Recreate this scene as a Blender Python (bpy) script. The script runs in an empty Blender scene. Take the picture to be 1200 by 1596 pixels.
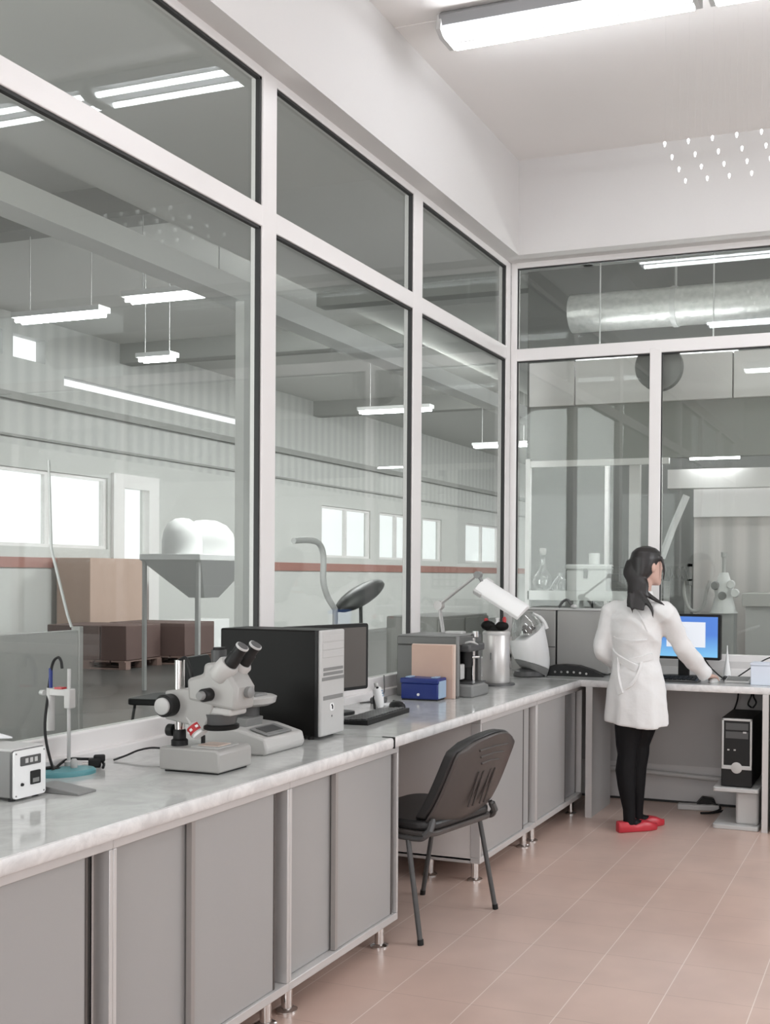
import bpy, bmesh, math, random
from mathutils import Vector, Matrix
random.seed(7)
PI = math.pi
scn = bpy.context.scene
COL = scn.collection

# ------------------------------------------------------------------ camera
cam_d = bpy.data.cameras.new('camera')
cam = bpy.data.objects.new('camera', cam_d)
COL.objects.link(cam)
F_PX, CX, CY = 1608.9, 876.2, 914.0
yaw, pitch, roll = math.radians(18.609), math.radians(-0.602), math.radians(0.465)
fw = Vector((-math.sin(yaw) * math.cos(pitch), math.cos(yaw) * math.cos(pitch), math.sin(pitch)))
rt = Vector((math.cos(yaw), math.sin(yaw), 0))
up = rt.cross(fw)
r2 = rt * math.cos(roll) + up * math.sin(roll)
u2 = up * math.cos(roll) - rt * math.sin(roll)
mw = Matrix((r2, u2, -fw)).transposed().to_4x4()
mw.translation = Vector((2.608, -6.596, 1.47))
cam.matrix_world = mw
cam_d.sensor_fit = 'HORIZONTAL'
cam_d.sensor_width = 36.0
cam_d.lens = F_PX / 1200.0 * 36.0
cam_d.shift_x = (600.0 - CX) / 1200.0
cam_d.shift_y = (CY - 798.0) / 1200.0
cam_d.clip_start = 0.05
cam_d.clip_end = 200
scn.camera = cam

# ------------------------------------------------------------------ world, daylight, exposure
SKY = 1.6
TUBE = 23.0
HALL_TUBE = 32.0
WIN_W = 34.0
HALL_W = 720.0
world = bpy.data.worlds.new('world')
scn.world = world
world.use_nodes = True
wb = world.node_tree.nodes['Background']
wb.inputs[0].default_value = (0.95, 0.97, 1.0, 1)
wb.inputs[1].default_value = SKY
scn.view_settings.view_transform = 'Standard'
scn.view_settings.look = 'None'
scn.view_settings.gamma = 1.0
scn.view_settings.use_curve_mapping = False
scn.view_settings.exposure = 0.0
scn.cycles.use_denoising = True
scn.cycles.max_bounces = 10
scn.cycles.transparent_max_bounces = 24
scn.cycles.sample_clamp_indirect = 6.0


def area_light(name, loc, target, sx, sy, power, color=(1, 1, 1), parent=None):
    d = bpy.data.lights.new(name, 'AREA')
    d.shape = 'RECTANGLE'
    d.size, d.size_y, d.energy, d.color = sx, sy, power, color
    o = bpy.data.objects.new(name, d)
    COL.objects.link(o)
    v = Vector(target) - Vector(loc)
    o.rotation_euler = v.to_track_quat('-Z', 'Y').to_euler()
    o.location = loc
    return o


# daylight through the windows of the lab's right-hand wall
area_light('window_light', (5.14, -1.9, 2.3), (1.2, -1.9, -0.9), 2.2, 1.9, WIN_W * 2.1, (0.93, 0.97, 1.0))
area_light('window_light', (5.14, -5.3, 2.3), (1.2, -5.3, -0.9), 2.2, 1.9, WIN_W * 0.6, (0.93, 0.97, 1.0))
# daylight from the window behind the camera and a fill light added at the hall's near end
area_light('window_light', (2.6, -9.5, 1.75), (2.2, -4.0, 1.1), 3.4, 2.1, 62.0, (0.96, 0.98, 1.0))
area_light('hall_fill_light', (-2.7, -6.85, 2.0), (-3.2, 3.0, 2.9), 3.2, 3.6, 210.0, (0.97, 0.99, 1.0))
for yy in (5.5, 12.0, 18.5, 25.0):  # fill lights added under the closed roof to brighten the hall
    area_light('roof_fill_light', (-5.2, yy, 5.55), (-6.6, yy, 0), 1.6, 3.6, HALL_W, (0.97, 0.99, 1.0))


# ------------------------------------------------------------------ materials
def lin(c):
    return tuple(((x / 255.0) / 12.92 if x / 255.0 <= 0.04045 else ((x / 255.0 + 0.055) / 1.055) ** 2.4) for x in c)


def mat(name, col, rough=0.5, metal=0.0, spec=0.5, noise=0.0, nscale=8.0, bump=0.0, bscale=60.0, emit=None, estr=0.0, coat=0.0):
    m = bpy.data.materials.new(name)
    m.use_nodes = True
    nt = m.node_tree
    b = nt.nodes['Principled BSDF']
    b.inputs['Base Color'].default_value = (*col, 1)
    b.inputs['Roughness'].default_value = rough
    b.inputs['Metallic'].default_value = metal
    b.inputs['Specular IOR Level'].default_value = spec
    b.inputs['Coat Weight'].default_value = coat
    if emit:
        b.inputs['Emission Color'].default_value = (*emit, 1)
        b.inputs['Emission Strength'].default_value = estr
    tc = nt.nodes.new('ShaderNodeTexCoord')
    n = nt.nodes.new('ShaderNodeTexNoise')
    n.inputs['Scale'].default_value = nscale
    n.inputs['Detail'].default_value = 4
    nt.links.new(tc.outputs['Object'], n.inputs['Vector'])
    r = nt.nodes.new('ShaderNodeMapRange')
    k = noise if noise else 0.02
    r.inputs['To Min'].default_value = 1 - k
    r.inputs['To Max'].default_value = 1 + k
    nt.links.new(n.outputs['Fac'], r.inputs['Value'])
    mx = nt.nodes.new('ShaderNodeVectorMath')
    mx.operation = 'SCALE'
    mx.inputs[0].default_value = col
    nt.links.new(r.outputs['Result'], mx.inputs['Scale'])
    nt.links.new(mx.outputs[0], b.inputs['Base Color'])
    if bump:
        n2 = nt.nodes.new('ShaderNodeTexNoise')
        n2.inputs['Scale'].default_value = bscale
        n2.inputs['Detail'].default_value = 3
        nt.links.new(tc.outputs['Object'], n2.inputs['Vector'])
        bp = nt.nodes.new('ShaderNodeBump')
        bp.inputs['Strength'].default_value = bump
        bp.inputs['Distance'].default_value = 0.01
        nt.links.new(n2.outputs['Fac'], bp.inputs['Height'])
        nt.links.new(bp.outputs['Normal'], b.inputs['Normal'])
    return m


def glass_mat(name, tint, base=0.045, gain=0.95, power=5.0):
    """Architectural glass: tinted see-through plus a mirror share that grows towards grazing view."""
    m = bpy.data.materials.new(name)
    m.use_nodes = True
    nt = m.node_tree
    nt.nodes.remove(nt.nodes['Principled BSDF'])
    out = nt.nodes['Material Output']
    t = nt.nodes.new('ShaderNodeBsdfTransparent')
    t.inputs[0].default_value = (*tint, 1)
    g = nt.nodes.new('ShaderNodeBsdfGlossy')
    g.inputs['Roughness'].default_value = 0.0
    g.inputs['Color'].default_value = (0.96, 0.97, 0.96, 1)
    lw = nt.nodes.new('ShaderNodeLayerWeight')
    lw.inputs['Blend'].default_value = 0.5
    pw = nt.nodes.new('ShaderNodeMath')
    pw.operation = 'POWER'
    pw.inputs[1].default_value = power
    nt.links.new(lw.outputs['Facing'], pw.inputs[0])
    ma = nt.nodes.new('ShaderNodeMath')
    ma.operation = 'MULTIPLY_ADD'
    ma.inputs[1].default_value = gain
    ma.inputs[2].default_value = base
    nt.links.new(pw.outputs[0], ma.inputs[0])
    mix = nt.nodes.new('ShaderNodeMixShader')
    nt.links.new(ma.outputs[0], mix.inputs[0])
    nt.links.new(t.outputs[0], mix.inputs[1])
    nt.links.new(g.outputs[0], mix.inputs[2])
    nt.links.new(mix.outputs[0], out.inputs['Surface'])
    return m


def floor_mat():
    m = bpy.data.materials.new('terracotta_tiles')
    m.use_nodes = True
    nt = m.node_tree
    b = nt.nodes['Principled BSDF']
    tc = nt.nodes.new('ShaderNodeTexCoord')
    mp = nt.nodes.new('ShaderNodeMapping')
    mp.inputs['Location'].default_value = (0.021, 0.003, 0)   # grout lines at x = 1.851 + k*0.305, y = -2.997 + k*0.305
    nt.links.new(tc.outputs['Object'], mp.inputs['Vector'])
    sp = nt.nodes.new('ShaderNodeSeparateXYZ')
    nt.links.new(mp.outputs[0], sp.inputs[0])

    def joint(out, width):
        d = nt.nodes.new('ShaderNodeMath')
        d.operation = 'PINGPONG'
        d.inputs[1].default_value = 0.1525
        nt.links.new(out, d.inputs[0])
        c = nt.nodes.new('ShaderNodeMapRange')
        c.inputs['From Min'].default_value = width * .5
        c.inputs['From Max'].default_value = width * 1.5
        c.inputs['To Min'].default_value = 1.0
        c.inputs['To Max'].default_value = 0.0
        nt.links.new(d.outputs[0], c.inputs['Value'])
        return c.outputs[0]

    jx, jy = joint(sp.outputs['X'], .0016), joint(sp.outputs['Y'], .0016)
    nb = nt.nodes.new('ShaderNodeTexNoise')
    nb.inputs['Scale'].default_value = 0.9
    nb.inputs['Detail'].default_value = 1.5
    nt.links.new(tc.outputs['Object'], nb.inputs['Vector'])
    cr = nt.nodes.new('ShaderNodeValToRGB')
    cr.color_ramp.elements[0].position, cr.color_ramp.elements[0].color = .2, (*FLOOR2, 1)
    cr.color_ramp.elements[1].position, cr.color_ramp.elements[1].color = .75, (*FLOOR1, 1)
    nt.links.new(nb.outputs['Fac'], cr.inputs['Fac'])
    col = cr.outputs['Color']
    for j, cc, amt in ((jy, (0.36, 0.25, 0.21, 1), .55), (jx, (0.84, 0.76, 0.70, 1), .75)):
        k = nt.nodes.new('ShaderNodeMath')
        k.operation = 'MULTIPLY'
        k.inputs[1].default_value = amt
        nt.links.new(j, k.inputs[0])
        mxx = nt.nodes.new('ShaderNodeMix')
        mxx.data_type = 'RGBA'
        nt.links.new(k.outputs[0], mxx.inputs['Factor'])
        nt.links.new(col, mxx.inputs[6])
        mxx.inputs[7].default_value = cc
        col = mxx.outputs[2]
    n = nt.nodes.new('ShaderNodeTexNoise')
    n.inputs['Scale'].default_value = 4
    n.inputs['Detail'].default_value = 2
    n.inputs['Roughness'].default_value = 0.5
    nt.links.new(tc.outputs['Object'], n.inputs['Vector'])
    r = nt.nodes.new('ShaderNodeMapRange')
    r.inputs['From Min'].default_value = 0.3
    r.inputs['From Max'].default_value = 0.7
    r.inputs['To Min'].default_value = 0.93
    r.inputs['To Max'].default_value = 1.06
    nt.links.new(n.outputs['Fac'], r.inputs['Value'])
    sc = nt.nodes.new('ShaderNodeVectorMath')
    sc.operation = 'SCALE'
    nt.links.new(col, sc.inputs[0])
    nt.links.new(r.outputs['Result'], sc.inputs['Scale'])
    nt.links.new(sc.outputs[0], b.inputs['Base Color'])
    r3 = nt.nodes.new('ShaderNodeMapRange')
    r3.inputs['To Min'].default_value = 0.27
    r3.inputs['To Max'].default_value = 0.31
    nt.links.new(n.outputs['Fac'], r3.inputs['Value'])
    nt.links.new(r3.outputs['Result'], b.inputs['Roughness'])
    return m


def marble_mat(name, c1, c2, rough, scale=7.0):
    m = bpy.data.materials.new(name)
    m.use_nodes = True
    nt = m.node_tree
    b = nt.nodes['Principled BSDF']
    b.inputs['Roughness'].default_value = rough
    b.inputs['Specular IOR Level'].default_value = 0.6
    tc = nt.nodes.new('ShaderNodeTexCoord')
    n = nt.nodes.new('ShaderNodeTexNoise')
    n.inputs['Scale'].default_value = scale
    n.inputs['Detail'].default_value = 8
    n.inputs['Roughness'].default_value = 0.68
    n.inputs['Distortion'].default_value = 1.4
    nt.links.new(tc.outputs['Object'], n.inputs['Vector'])
    cr = nt.nodes.new('ShaderNodeValToRGB')
    e = cr.color_ramp.elements
    e[0].position, e[0].color = 0.36, (*c2, 1)
    e[1].position, e[1].color = 0.6, (*c1, 1)
    nt.links.new(n.outputs['Fac'], cr.inputs['Fac'])
    nt.links.new(cr.outputs['Color'], b.inputs['Base Color'])
    return m


def stripes_mat(name, c1, c2, axis, scale, rough=0.6, sharp=0.15):
    m = mat(name, c1, rough)
    nt = m.node_tree
    b = nt.nodes['Principled BSDF']
    tc = nt.nodes.new('ShaderNodeTexCoord')
    w = nt.nodes.new('ShaderNodeTexWave')
    w.bands_direction = axis
    w.inputs['Scale'].default_value = scale
    w.inputs['Distortion'].default_value = 0
    nt.links.new(tc.outputs['Object'], w.inputs['Vector'])
    cr = nt.nodes.new('ShaderNodeValToRGB')
    e = cr.color_ramp.elements
    e[0].position, e[0].color = 0.5 - sharp, (*c2, 1)
    e[1].position, e[1].color = 0.5 + sharp, (*c1, 1)
    nt.links.new(w.outputs['Fac'], cr.inputs['Fac'])
    nt.links.new(cr.outputs['Color'], b.inputs['Base Color'])
    return m


FLOOR1 = (0.60, 0.455, 0.395)
FLOOR2 = (0.545, 0.385, 0.32)
M = {}
M['wall'] = mat('wall_paint', (0.63, 0.612, 0.60), 0.85, noise=0.015, nscale=2, bump=0.03)
M['ceil'] = mat('ceiling_paint', (0.80, 0.775, 0.755), 0.9, noise=0.015, nscale=2)
M['dado'] = mat('dado_paint', (0.47, 0.46, 0.45), 0.7, noise=0.03)
M['frame'] = mat('white_frame', (0.80, 0.775, 0.765), 0.35)
M['hallwhite'] = mat('white_beam_paint', (0.90, 0.90, 0.88), 0.6)
M['rubber'] = mat('black_rubber', (0.025, 0.025, 0.025), 0.6)
M['glass'] = glass_mat('window_glass', (0.885, 0.90, 0.885), 0.035, 0.75, 4.6)
M['farglass'] = glass_mat('hall_window_glass', (0.97, 0.98, 0.97), 0.03, 0.5, 5)
M['clear'] = glass_mat('clear_plastic', (0.86, 0.87, 0.87), 0.16, 0.8, 2.5)
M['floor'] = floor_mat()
M['marble'] = marble_mat('grey_marble', (0.60, 0.605, 0.59), (0.51, 0.515, 0.50), 0.09)
M['marble_edge'] = marble_mat('pale_marble_edge', (0.80, 0.785, 0.775), (0.64, 0.625, 0.62), 0.3, 11)
M['door'] = mat('silver_laminate', (0.38, 0.372, 0.366), 0.34, noise=0.015, nscale=3)
M['door2'] = mat('silver_laminate_gloss', (0.50, 0.50, 0.51), 0.2, metal=0.35)
M['side'] = mat('grey_laminate', (0.74, 0.70, 0.68), 0.5, noise=0.02)
M['alu'] = mat('aluminium_profile', (0.62, 0.60, 0.59), 0.38, metal=0.25)
M['aludark'] = mat('bronze_profile', (0.11, 0.10, 0.095), 0.4, metal=0.3)
M['alumid'] = mat('grey_bronze_profile', (0.36, 0.335, 0.32), 0.4, metal=0.2)
M['void'] = mat('track_shade', (0.05, 0.048, 0.046), 0.7)
M['chrome'] = mat('chrome', (0.78, 0.77, 0.76), 0.14, metal=1.0)
M['steel'] = mat('brushed_steel', (0.62, 0.60, 0.585), 0.36, metal=0.55, noise=0.04, nscale=40)
M['blackmet'] = mat('black_metal', (0.011, 0.0105, 0.010), 0.4, spec=0.10)
M['black'] = mat('black_plastic', (0.013, 0.013, 0.013), 0.45, spec=0.3)
M['housing'] = mat('lamp_housing_enamel', (0.24, 0.24, 0.245), 0.5)
M['darkgrey'] = mat('dark_grey_plastic', (0.075, 0.075, 0.075), 0.4)
M['case'] = mat('grey_machine_case', (0.115, 0.115, 0.11), 0.45)
M['deadscreen'] = mat('switched_off_screen', (0.10, 0.088, 0.08), 0.45)
M['midgrey'] = mat('mid_grey_plastic', (0.22, 0.22, 0.215), 0.45)
M['lightgrey'] = mat('light_grey_plastic', (0.52, 0.515, 0.505), 0.42)
M['offwhite'] = mat('off_white_plastic', (0.50, 0.49, 0.475), 0.38)
M['white'] = mat('white_plastic', (0.82, 0.82, 0.815), 0.35)
M['scope'] = mat('microscope_enamel', (0.38, 0.37, 0.355), 0.33)
M['gunmetal'] = mat('grey_metal_panel', (0.33, 0.325, 0.31), 0.45, metal=0.1)
M['red'] = mat('red_plastic', (0.42, 0.02, 0.025), 0.4)
M['redshoe'] = mat('red_leather', (0.50, 0.03, 0.045), 0.36)
M['teal'] = mat('teal_enamel', (0.10, 0.30, 0.33), 0.4)
M['blue'] = mat('blue_plastic', (0.012, 0.028, 0.17), 0.35)
M['bluelight'] = mat('pale_blue_plastic', (0.33, 0.45, 0.60), 0.4)
M['paper'] = mat('white_paper', (0.80, 0.81, 0.82), 0.8)
M['bluepaper'] = mat('bluish_white_card', (0.68, 0.73, 0.82), 0.7)
M['pink'] = mat('beige_pink_card', (0.52, 0.36, 0.29), 0.6, noise=0.03)
M['pinkpale'] = mat('pale_pink_card', (0.66, 0.53, 0.46), 0.6)
M['chairpad'] = mat('black_leatherette', (0.028, 0.027, 0.027), 0.38, bump=0.1, bscale=200)
M['chairback'] = mat('dark_grey_shell', (0.075, 0.066, 0.062), 0.36)
M['coat'] = mat('white_cotton', (0.75, 0.745, 0.74), 0.85, bump=0.5, bscale=13)
M['hair'] = stripes_mat('black_hair', (0.024, 0.020, 0.020), (0.010, 0.009, 0.009), 'X', 55, 0.38, 0.4)
M['tube'] = mat('fluorescent_tube', (0.9, 0.9, 0.95), 0.4, emit=(0.93, 0.96, 1.0), estr=TUBE)
M['halltube'] = mat('hall_fluorescent_tube', (0.9, 0.9, 0.95), 0.4, emit=(0.95, 0.98, 1.0), estr=HALL_TUBE)
M['led'] = mat('led_bulb', (0.9, 0.9, 0.9), 0.4, emit=(1, 1, 1), estr=1.6)
M['greywall'] = mat('grey_back_wall', (0.20, 0.20, 0.19), 0.8, noise=0.04, nscale=1.5)
M['crossbeam'] = mat('grey_cross_beam', (0.40, 0.40, 0.385), 0.8)
M['hallfloor'] = mat('dark_concrete_floor', (0.075, 0.073, 0.07), 0.3, noise=0.15, nscale=1.2)
M['hallwall'] = mat('hall_wall', (0.60, 0.60, 0.58), 0.8, noise=0.04, nscale=1.0)
M['hallcorr'] = stripes_mat('corrugated_sheet', (0.57, 0.57, 0.55), (0.50, 0.50, 0.485), 'Y', 1.1, 0.6, 0.4)
M['hallceil'] = mat('hall_ceiling', (0.72, 0.72, 0.70), 0.9, noise=0.03, nscale=0.6)
M['hallred'] = mat('red_band', (0.36, 0.17, 0.14), 0.6)
M['halldark'] = mat('grey_band', (0.34, 0.34, 0.325), 0.8)
M['brown'] = mat('brown_carton', (0.115, 0.07, 0.062), 0.7, noise=0.12, nscale=5)
M['pallet'] = mat('pallet_wood', (0.20, 0.13, 0.11), 0.8, noise=0.15, nscale=9)
M['orange'] = mat('orange_carton', (0.46, 0.33, 0.27), 0.7, noise=0.06)
M['strip'] = stripes_mat('strip_curtain', (0.70, 0.66, 0.64), (0.55, 0.52, 0.505), 'X', 1.7, 0.5, 0.35)
M['foil'] = mat('duct_foil', (0.60, 0.60, 0.58), 0.4, metal=0.5, noise=0.25, nscale=25, bump=0.5, bscale=30)
M['fan'] = stripes_mat('fan_grille', (0.16, 0.155, 0.15), (0.10, 0.10, 0.10), 'Z', 9, 0.6, 0.3)


# ------------------------------------------------------------------ mesh builder
class MB:
    def __init__(self):
        self.v, self.f = [], []

    def add(self, vs, fs):
        o = len(self.v)
        self.v += [tuple(x) for x in vs]
        self.f += [tuple(i + o for i in q) for q in fs]
        return self

    def box(self, x0, x1, y0, y1, z0, z1, mtx=None):
        vs = [Vector((x, y, z)) for z in (z0, z1) for y in (y0, y1) for x in (x0, x1)]
        if mtx is not None:
            vs = [mtx @ v for v in vs]
        return self.add(vs, [(0, 2, 3, 1), (4, 5, 7, 6), (0, 1, 5, 4), (2, 6, 7, 3), (0, 4, 6, 2), (1, 3, 7, 5)])

    def rings(self, rings, cap0=True, cap1=True):
        n = len(rings[0])
        vs = [p for r in rings for p in r]
        fs = []
        for k in range(len(rings) - 1):
            for i in range(n):
                j = (i + 1) % n
                fs.append((k * n + i, k * n + j, (k + 1) * n + j, (k + 1) * n + i))
        if cap0:
            fs.append(tuple(reversed(range(n))))
        if cap1:
            fs.append(tuple((len(rings) - 1) * n + i for i in range(n)))
        return self.add(vs, fs)

    def cyl(self, p0, p1, r0, r1=None, n=20):
        return self.tube([p0, p1], [r0, r0 if r1 is None else r1], n)

    def tube(self, pts, r, n=10):
        pts = [Vector(p) for p in pts]
        if not isinstance(r, (list, tuple)):
            r = [r] * len(pts)
        rings, nrm = [], None
        for i, p in enumerate(pts):
            a = pts[max(i - 1, 0)]
            b = pts[min(i + 1, len(pts) - 1)]
            t = (b - a).normalized()
            if nrm is None:
                h = Vector((0, 0, 1)) if abs(t.z) < 0.9 else Vector((1, 0, 0))
                nrm = t.cross(h).normalized()
            else:
                nrm = (nrm - t * nrm.dot(t)).normalized()
            bn = t.cross(nrm)
            rings.append([p + (nrm * math.cos(2 * PI * k / n) + bn * math.sin(2 * PI * k / n)) * r[i] for k in range(n)])
        return self.rings(rings)

    def lathe(self, prof, c=(0, 0, 0), n=28, mtx=None):
        rings = []
        for (r, z) in prof:
            ring = [Vector((c[0] + r * math.cos(2 * PI * k / n), c[1] + r * math.sin(2 * PI * k / n), c[2] + z)) for k in range(n)]
            if mtx is not None:
                ring = [mtx @ v for v in ring]
            rings.append(ring)
        return self.rings(rings)

    def ball(self, c, rx, ry=None, rz=None, n=18, m=10, mtx=None):
        ry = rx if ry is None else ry
        rz = rx if rz is None else rz
        rings = []
        for j in range(1, m):
            a = -PI / 2 + PI * j / m
            ring = [Vector((rx * math.cos(a) * math.cos(2 * PI * k / n), ry * math.cos(a) * math.sin(2 * PI * k / n), rz * math.sin(a))) for k in range(n)]
            if mtx is not None:
                ring = [mtx @ v for v in ring]
            rings.append([v + Vector(c) for v in ring])
        return self.rings(rings)

    def prism(self, poly, a0, a1, axis='y', mtx=None):
        """poly: 2-D outline; axis 'y': (x, z) extruded in y; 'x': (y, z) in x; 'z': (x, y) in z."""
        def P(u, w, a):
            v = {'y': Vector((u, a, w)), 'x': Vector((a, u, w)), 'z': Vector((u, w, a))}[axis]
            return mtx @ v if mtx is not None else v
        return self.rings([[P(u, w, a0) for u, w in poly], [P(u, w, a1) for u, w in poly]])

    def build(self, name, material, parent=None, bevel=0.0, smooth=38, seg=2):
        me = bpy.data.meshes.new(name)
        me.from_pydata(self.v, [], self.f)
        bm = bmesh.new()
        bm.from_mesh(me)
        bmesh.ops.recalc_face_normals(bm, faces=bm.faces)
        bm.to_mesh(me)
        bm.free()
        o = bpy.data.objects.new(name, me)
        COL.objects.link(o)
        me.materials.append(M[material] if isinstance(material, str) else material)
        if smooth:
            for p in me.polygons:
                p.use_smooth = True
            me.set_sharp_from_angle(angle=math.radians(smooth))
        if parent is not None:
            o.parent = parent
        if bevel:
            b = o.modifiers.new('bevel', 'BEVEL')
            b.width, b.segments, b.limit_method, b.angle_limit = bevel, seg, 'ANGLE', math.radians(40)
        return o


def spline(pts, per=8):
    """Catmull-Rom through the points."""
    P = [Vector(p) for p in pts]
    P = [P[0] * 2 - P[1]] + P + [P[-1] * 2 - P[-2]]
    out = []
    for i in range(1, len(P) - 2):
        for k in range(per):
            t = k / per
            a, b, c, d = P[i - 1], P[i], P[i + 1], P[i + 2]
            out.append(0.5 * ((2 * b) + (c - a) * t + (2 * a - 5 * b + 4 * c - d) * t * t + (3 * b - a - 3 * c + d) * t ** 3))
    out.append(P[-2])
    return out


def rrect(x0, x1, z0, z1, r, n=5):
    out = []
    for cx, cz, a in ((x1 - r, z1 - r, 0), (x0 + r, z1 - r, 90), (x0 + r, z0 + r, 180), (x1 - r, z0 + r, 270)):
        for k in range(n + 1):
            t = math.radians(a + 90 * k / n)
            out.append((cx + r * math.cos(t), cz + r * math.sin(t)))
    return out


def tag(o, label, cat, group=None):
    o['label'], o['category'] = label, cat
    if group:
        o['group'] = group
    return o


def thing(name, label, cat, loc=(0, 0, 0), rotz=0.0, group=None):
    o = bpy.data.objects.new(name, None)
    o.empty_display_size = 0.05
    COL.objects.link(o)
    o.location = loc
    o.rotation_euler = (0, 0, rotz)
    return tag(o, label, cat, group)


def struct(o):
    o['kind'] = 'structure'
    return o


def remeshed(name, mb, voxel, smooth_it, material, parent, factor=0.5):
    """One continuous surface grown over overlapping closed lofts."""
    tmp = mb.build(name + '_tmp', material)
    r = tmp.modifiers.new('remesh', 'REMESH')
    r.mode, r.voxel_size = 'VOXEL', voxel
    s = tmp.modifiers.new('smooth', 'SMOOTH')
    s.factor, s.iterations = factor, smooth_it
    dg = bpy.context.evaluated_depsgraph_get()
    me = bpy.data.meshes.new_from_object(tmp.evaluated_get(dg))
    bpy.data.objects.remove(tmp)
    me.name = name
    for p in me.polygons:
        p.use_smooth = True
    o = bpy.data.objects.new(name, me)
    COL.objects.link(o)
    o.parent = parent
    return o


# ================================================================== ROOM SHELL
ZC, ZH, ZT1, ZT0 = 4.226, 3.564, 3.024, 2.936
ZW = 0.835                       # worktop height
YF, XR = -9.6, 5.25              # wall behind the camera, right-hand wall
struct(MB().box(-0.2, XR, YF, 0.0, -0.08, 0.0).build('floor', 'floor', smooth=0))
struct(MB().box(-0.2, XR, YF, 0.14, ZC, ZC + 0.12).build('ceiling', 'ceil', smooth=0))
w = MB().box(-0.12, 0.0, YF, 0.0, 0.0, 0.80)                 # dado below the glass
struct(w.build('wall_left', 'wall', smooth=0))
# bulkheads above, overhanging the frames
struct(MB().box(-0.12, 0.116, YF, 0.14, 3.60, ZC).build('wall_left_upper', 'wall', smooth=0))
struct(MB().box(0.116, XR, -0.164, 0.14, 3.60, ZC).build('wall_back_upper', 'wall', smooth=0))
w = MB().box(-0.12, XR, 0.0, 0.12, 0.0, 0.93)
struct(w.build('wall_back', 'wall', smooth=0))
# grey paint on the lower back wall, above the pipe
struct(MB().box(0.0, XR, -0.012, 0.0, 0.245, 0.80).build('trim_3', 'dado', smooth=0))
w = MB().box(XR, XR + 0.15, YF, 0.14, 0.0, 1.32).box(XR, XR + 0.15, YF, 0.14, 3.28, ZC)
for a, b in ((YF, -6.42), (-4.18, -3.02), (-0.78, 0.14)):
    w.box(XR, XR + 0.15, a, b, 1.32, 3.28)
struct(w.build('wall_right', 'wall', smooth=0))
w = MB()
for q in ((-0.2, 0.9, 0, ZC), (4.3, XR + 0.15, 0, ZC), (0.9, 4.3, 0, 0.7), (0.9, 4.3, 2.8, ZC)):
    w.box(q[0], q[1], YF - 0.12, YF, q[2], q[3])
struct(w.build('wall_front', 'wall', smooth=0))
# ceiling joint seam running off the lamp
struct(MB().box(0.10, XR, -1.912, -1.900, ZC - 0.004, ZC).build('trim_4', 'ceil', smooth=0))

# ---- left glazing frame
f = MB()
X0, X1 = -0.06, 0.0
MUL = [(-9.6, -9.5), (-8.25, -8.14), (-6.9, -6.79), (-5.55, -5.44), (-4.22, -4.11 - 0.0), (-2.856, -2.753), (-1.455, -1.345), (-0.075, 0.0)]
MUL[4] = (-4.32, -4.21)
for a, b in MUL:
    f.box(X0, X1, a, b, 0.835, 3.60)
for z0, z1 in ((0.80, 0.935), (ZT0, ZT1), (ZH, 3.66)):
    f.box(X0, X1 - 0.001, -9.6, -0.01, z0, z1)
f.box(-0.01, 0.035, -9.6, -0.6, 0.80, 0.872)               # sill ledge behind the worktop
struct(f.build('trim_1', 'frame', bevel=0.004))
# ---- back glazing frame
f = MB()
BM = [(0.0, 0.045), (0.978, 1.055), (1.90, 1.975), (3.19, 3.265), (4.25, 4.33), (XR - 0.05, XR)]
for a, b in BM:
    f.box(a, b, 0.0, 0.06, 0.90, 3.60 if a in (BM[0][0], BM[2][0], BM[-1][0]) and a != 1.90 else 2.96)
f.box(0.0, XR, 0.001, 0.06, 0.80, 0.972)
f.box(0.0, XR, -0.02, 0.02, 0.80, 0.885)
for z0, z1 in ((ZT0 - 0.005, ZT1 - 0.01), (ZH, 3.66)):
    f.box(0.0, XR, 0.001, 0.06, z0, z1)
struct(f.build('trim_2', 'frame', bevel=0.004))

wn = 0


def pane(axis, a, b, z0, z1):
    """A glazed bay: one sheet of glass with a black rubber gasket."""
    global wn
    wn += 1
    g = 0.012
    if axis == 'left':
        o = MB().box(-0.036, -0.030, a, b, z0, z1).build('window_%d' % wn, 'glass', smooth=0)
        m = MB()
        for q in ((b - g, b, z0, z1), (a, b, z1 - g, z1)):
            m.box(-0.029, -0.008, *q)
    else:
        o = MB().box(a, b, 0.030, 0.036, z0, z1).build('window_%d' % wn, 'glass', smooth=0)
        m = MB()
        for q in ((a, a + g * .4, z0, z1), (a, b, z1 - g * .6, z1)):
            m.box(q[0], q[1], 0.010, 0.029, q[2], q[3])
    m.build('gasket', 'rubber', o, smooth=0)
    struct(o)


for k in range(3, 7):
    a, b = MUL[k][1], MUL[k + 1][0]
    pane('left', a, b, 0.935, ZT0)
    pane('left', a, b, ZT1, ZH)
pane('left', -9.5, MUL[3][0], 0.935, ZT0)
pane('left', -9.5, MUL[3][0], ZT1, ZH)
for k in range(0, 5):
    pane('back', BM[k][1], BM[k + 1][0], 0.972, ZT0 - 0.005)
pane('back', 0.045, XR - 0.05, ZT1 - 0.01, ZH)

# right-hand wall windows (off frame): frames around the daylight
for a, b in ((-6.42, -4.18), (-3.02, -0.78)):
    wn += 1
    m = MB()
    for q in ((a, a + .06, 1.32, 3.28), (b - .06, b, 1.32, 3.28), (a + .06, b - .06, 1.32, 1.38), (a + .06, b - .06, 3.22, 3.28), ((a + b) / 2 - .03, (a + b) / 2 + .03, 1.38, 3.22)):
        m.box(XR + 0.02, XR + 0.10, *q)
    struct(m.build('window_%d' % wn, 'frame', smooth=0))

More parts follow.
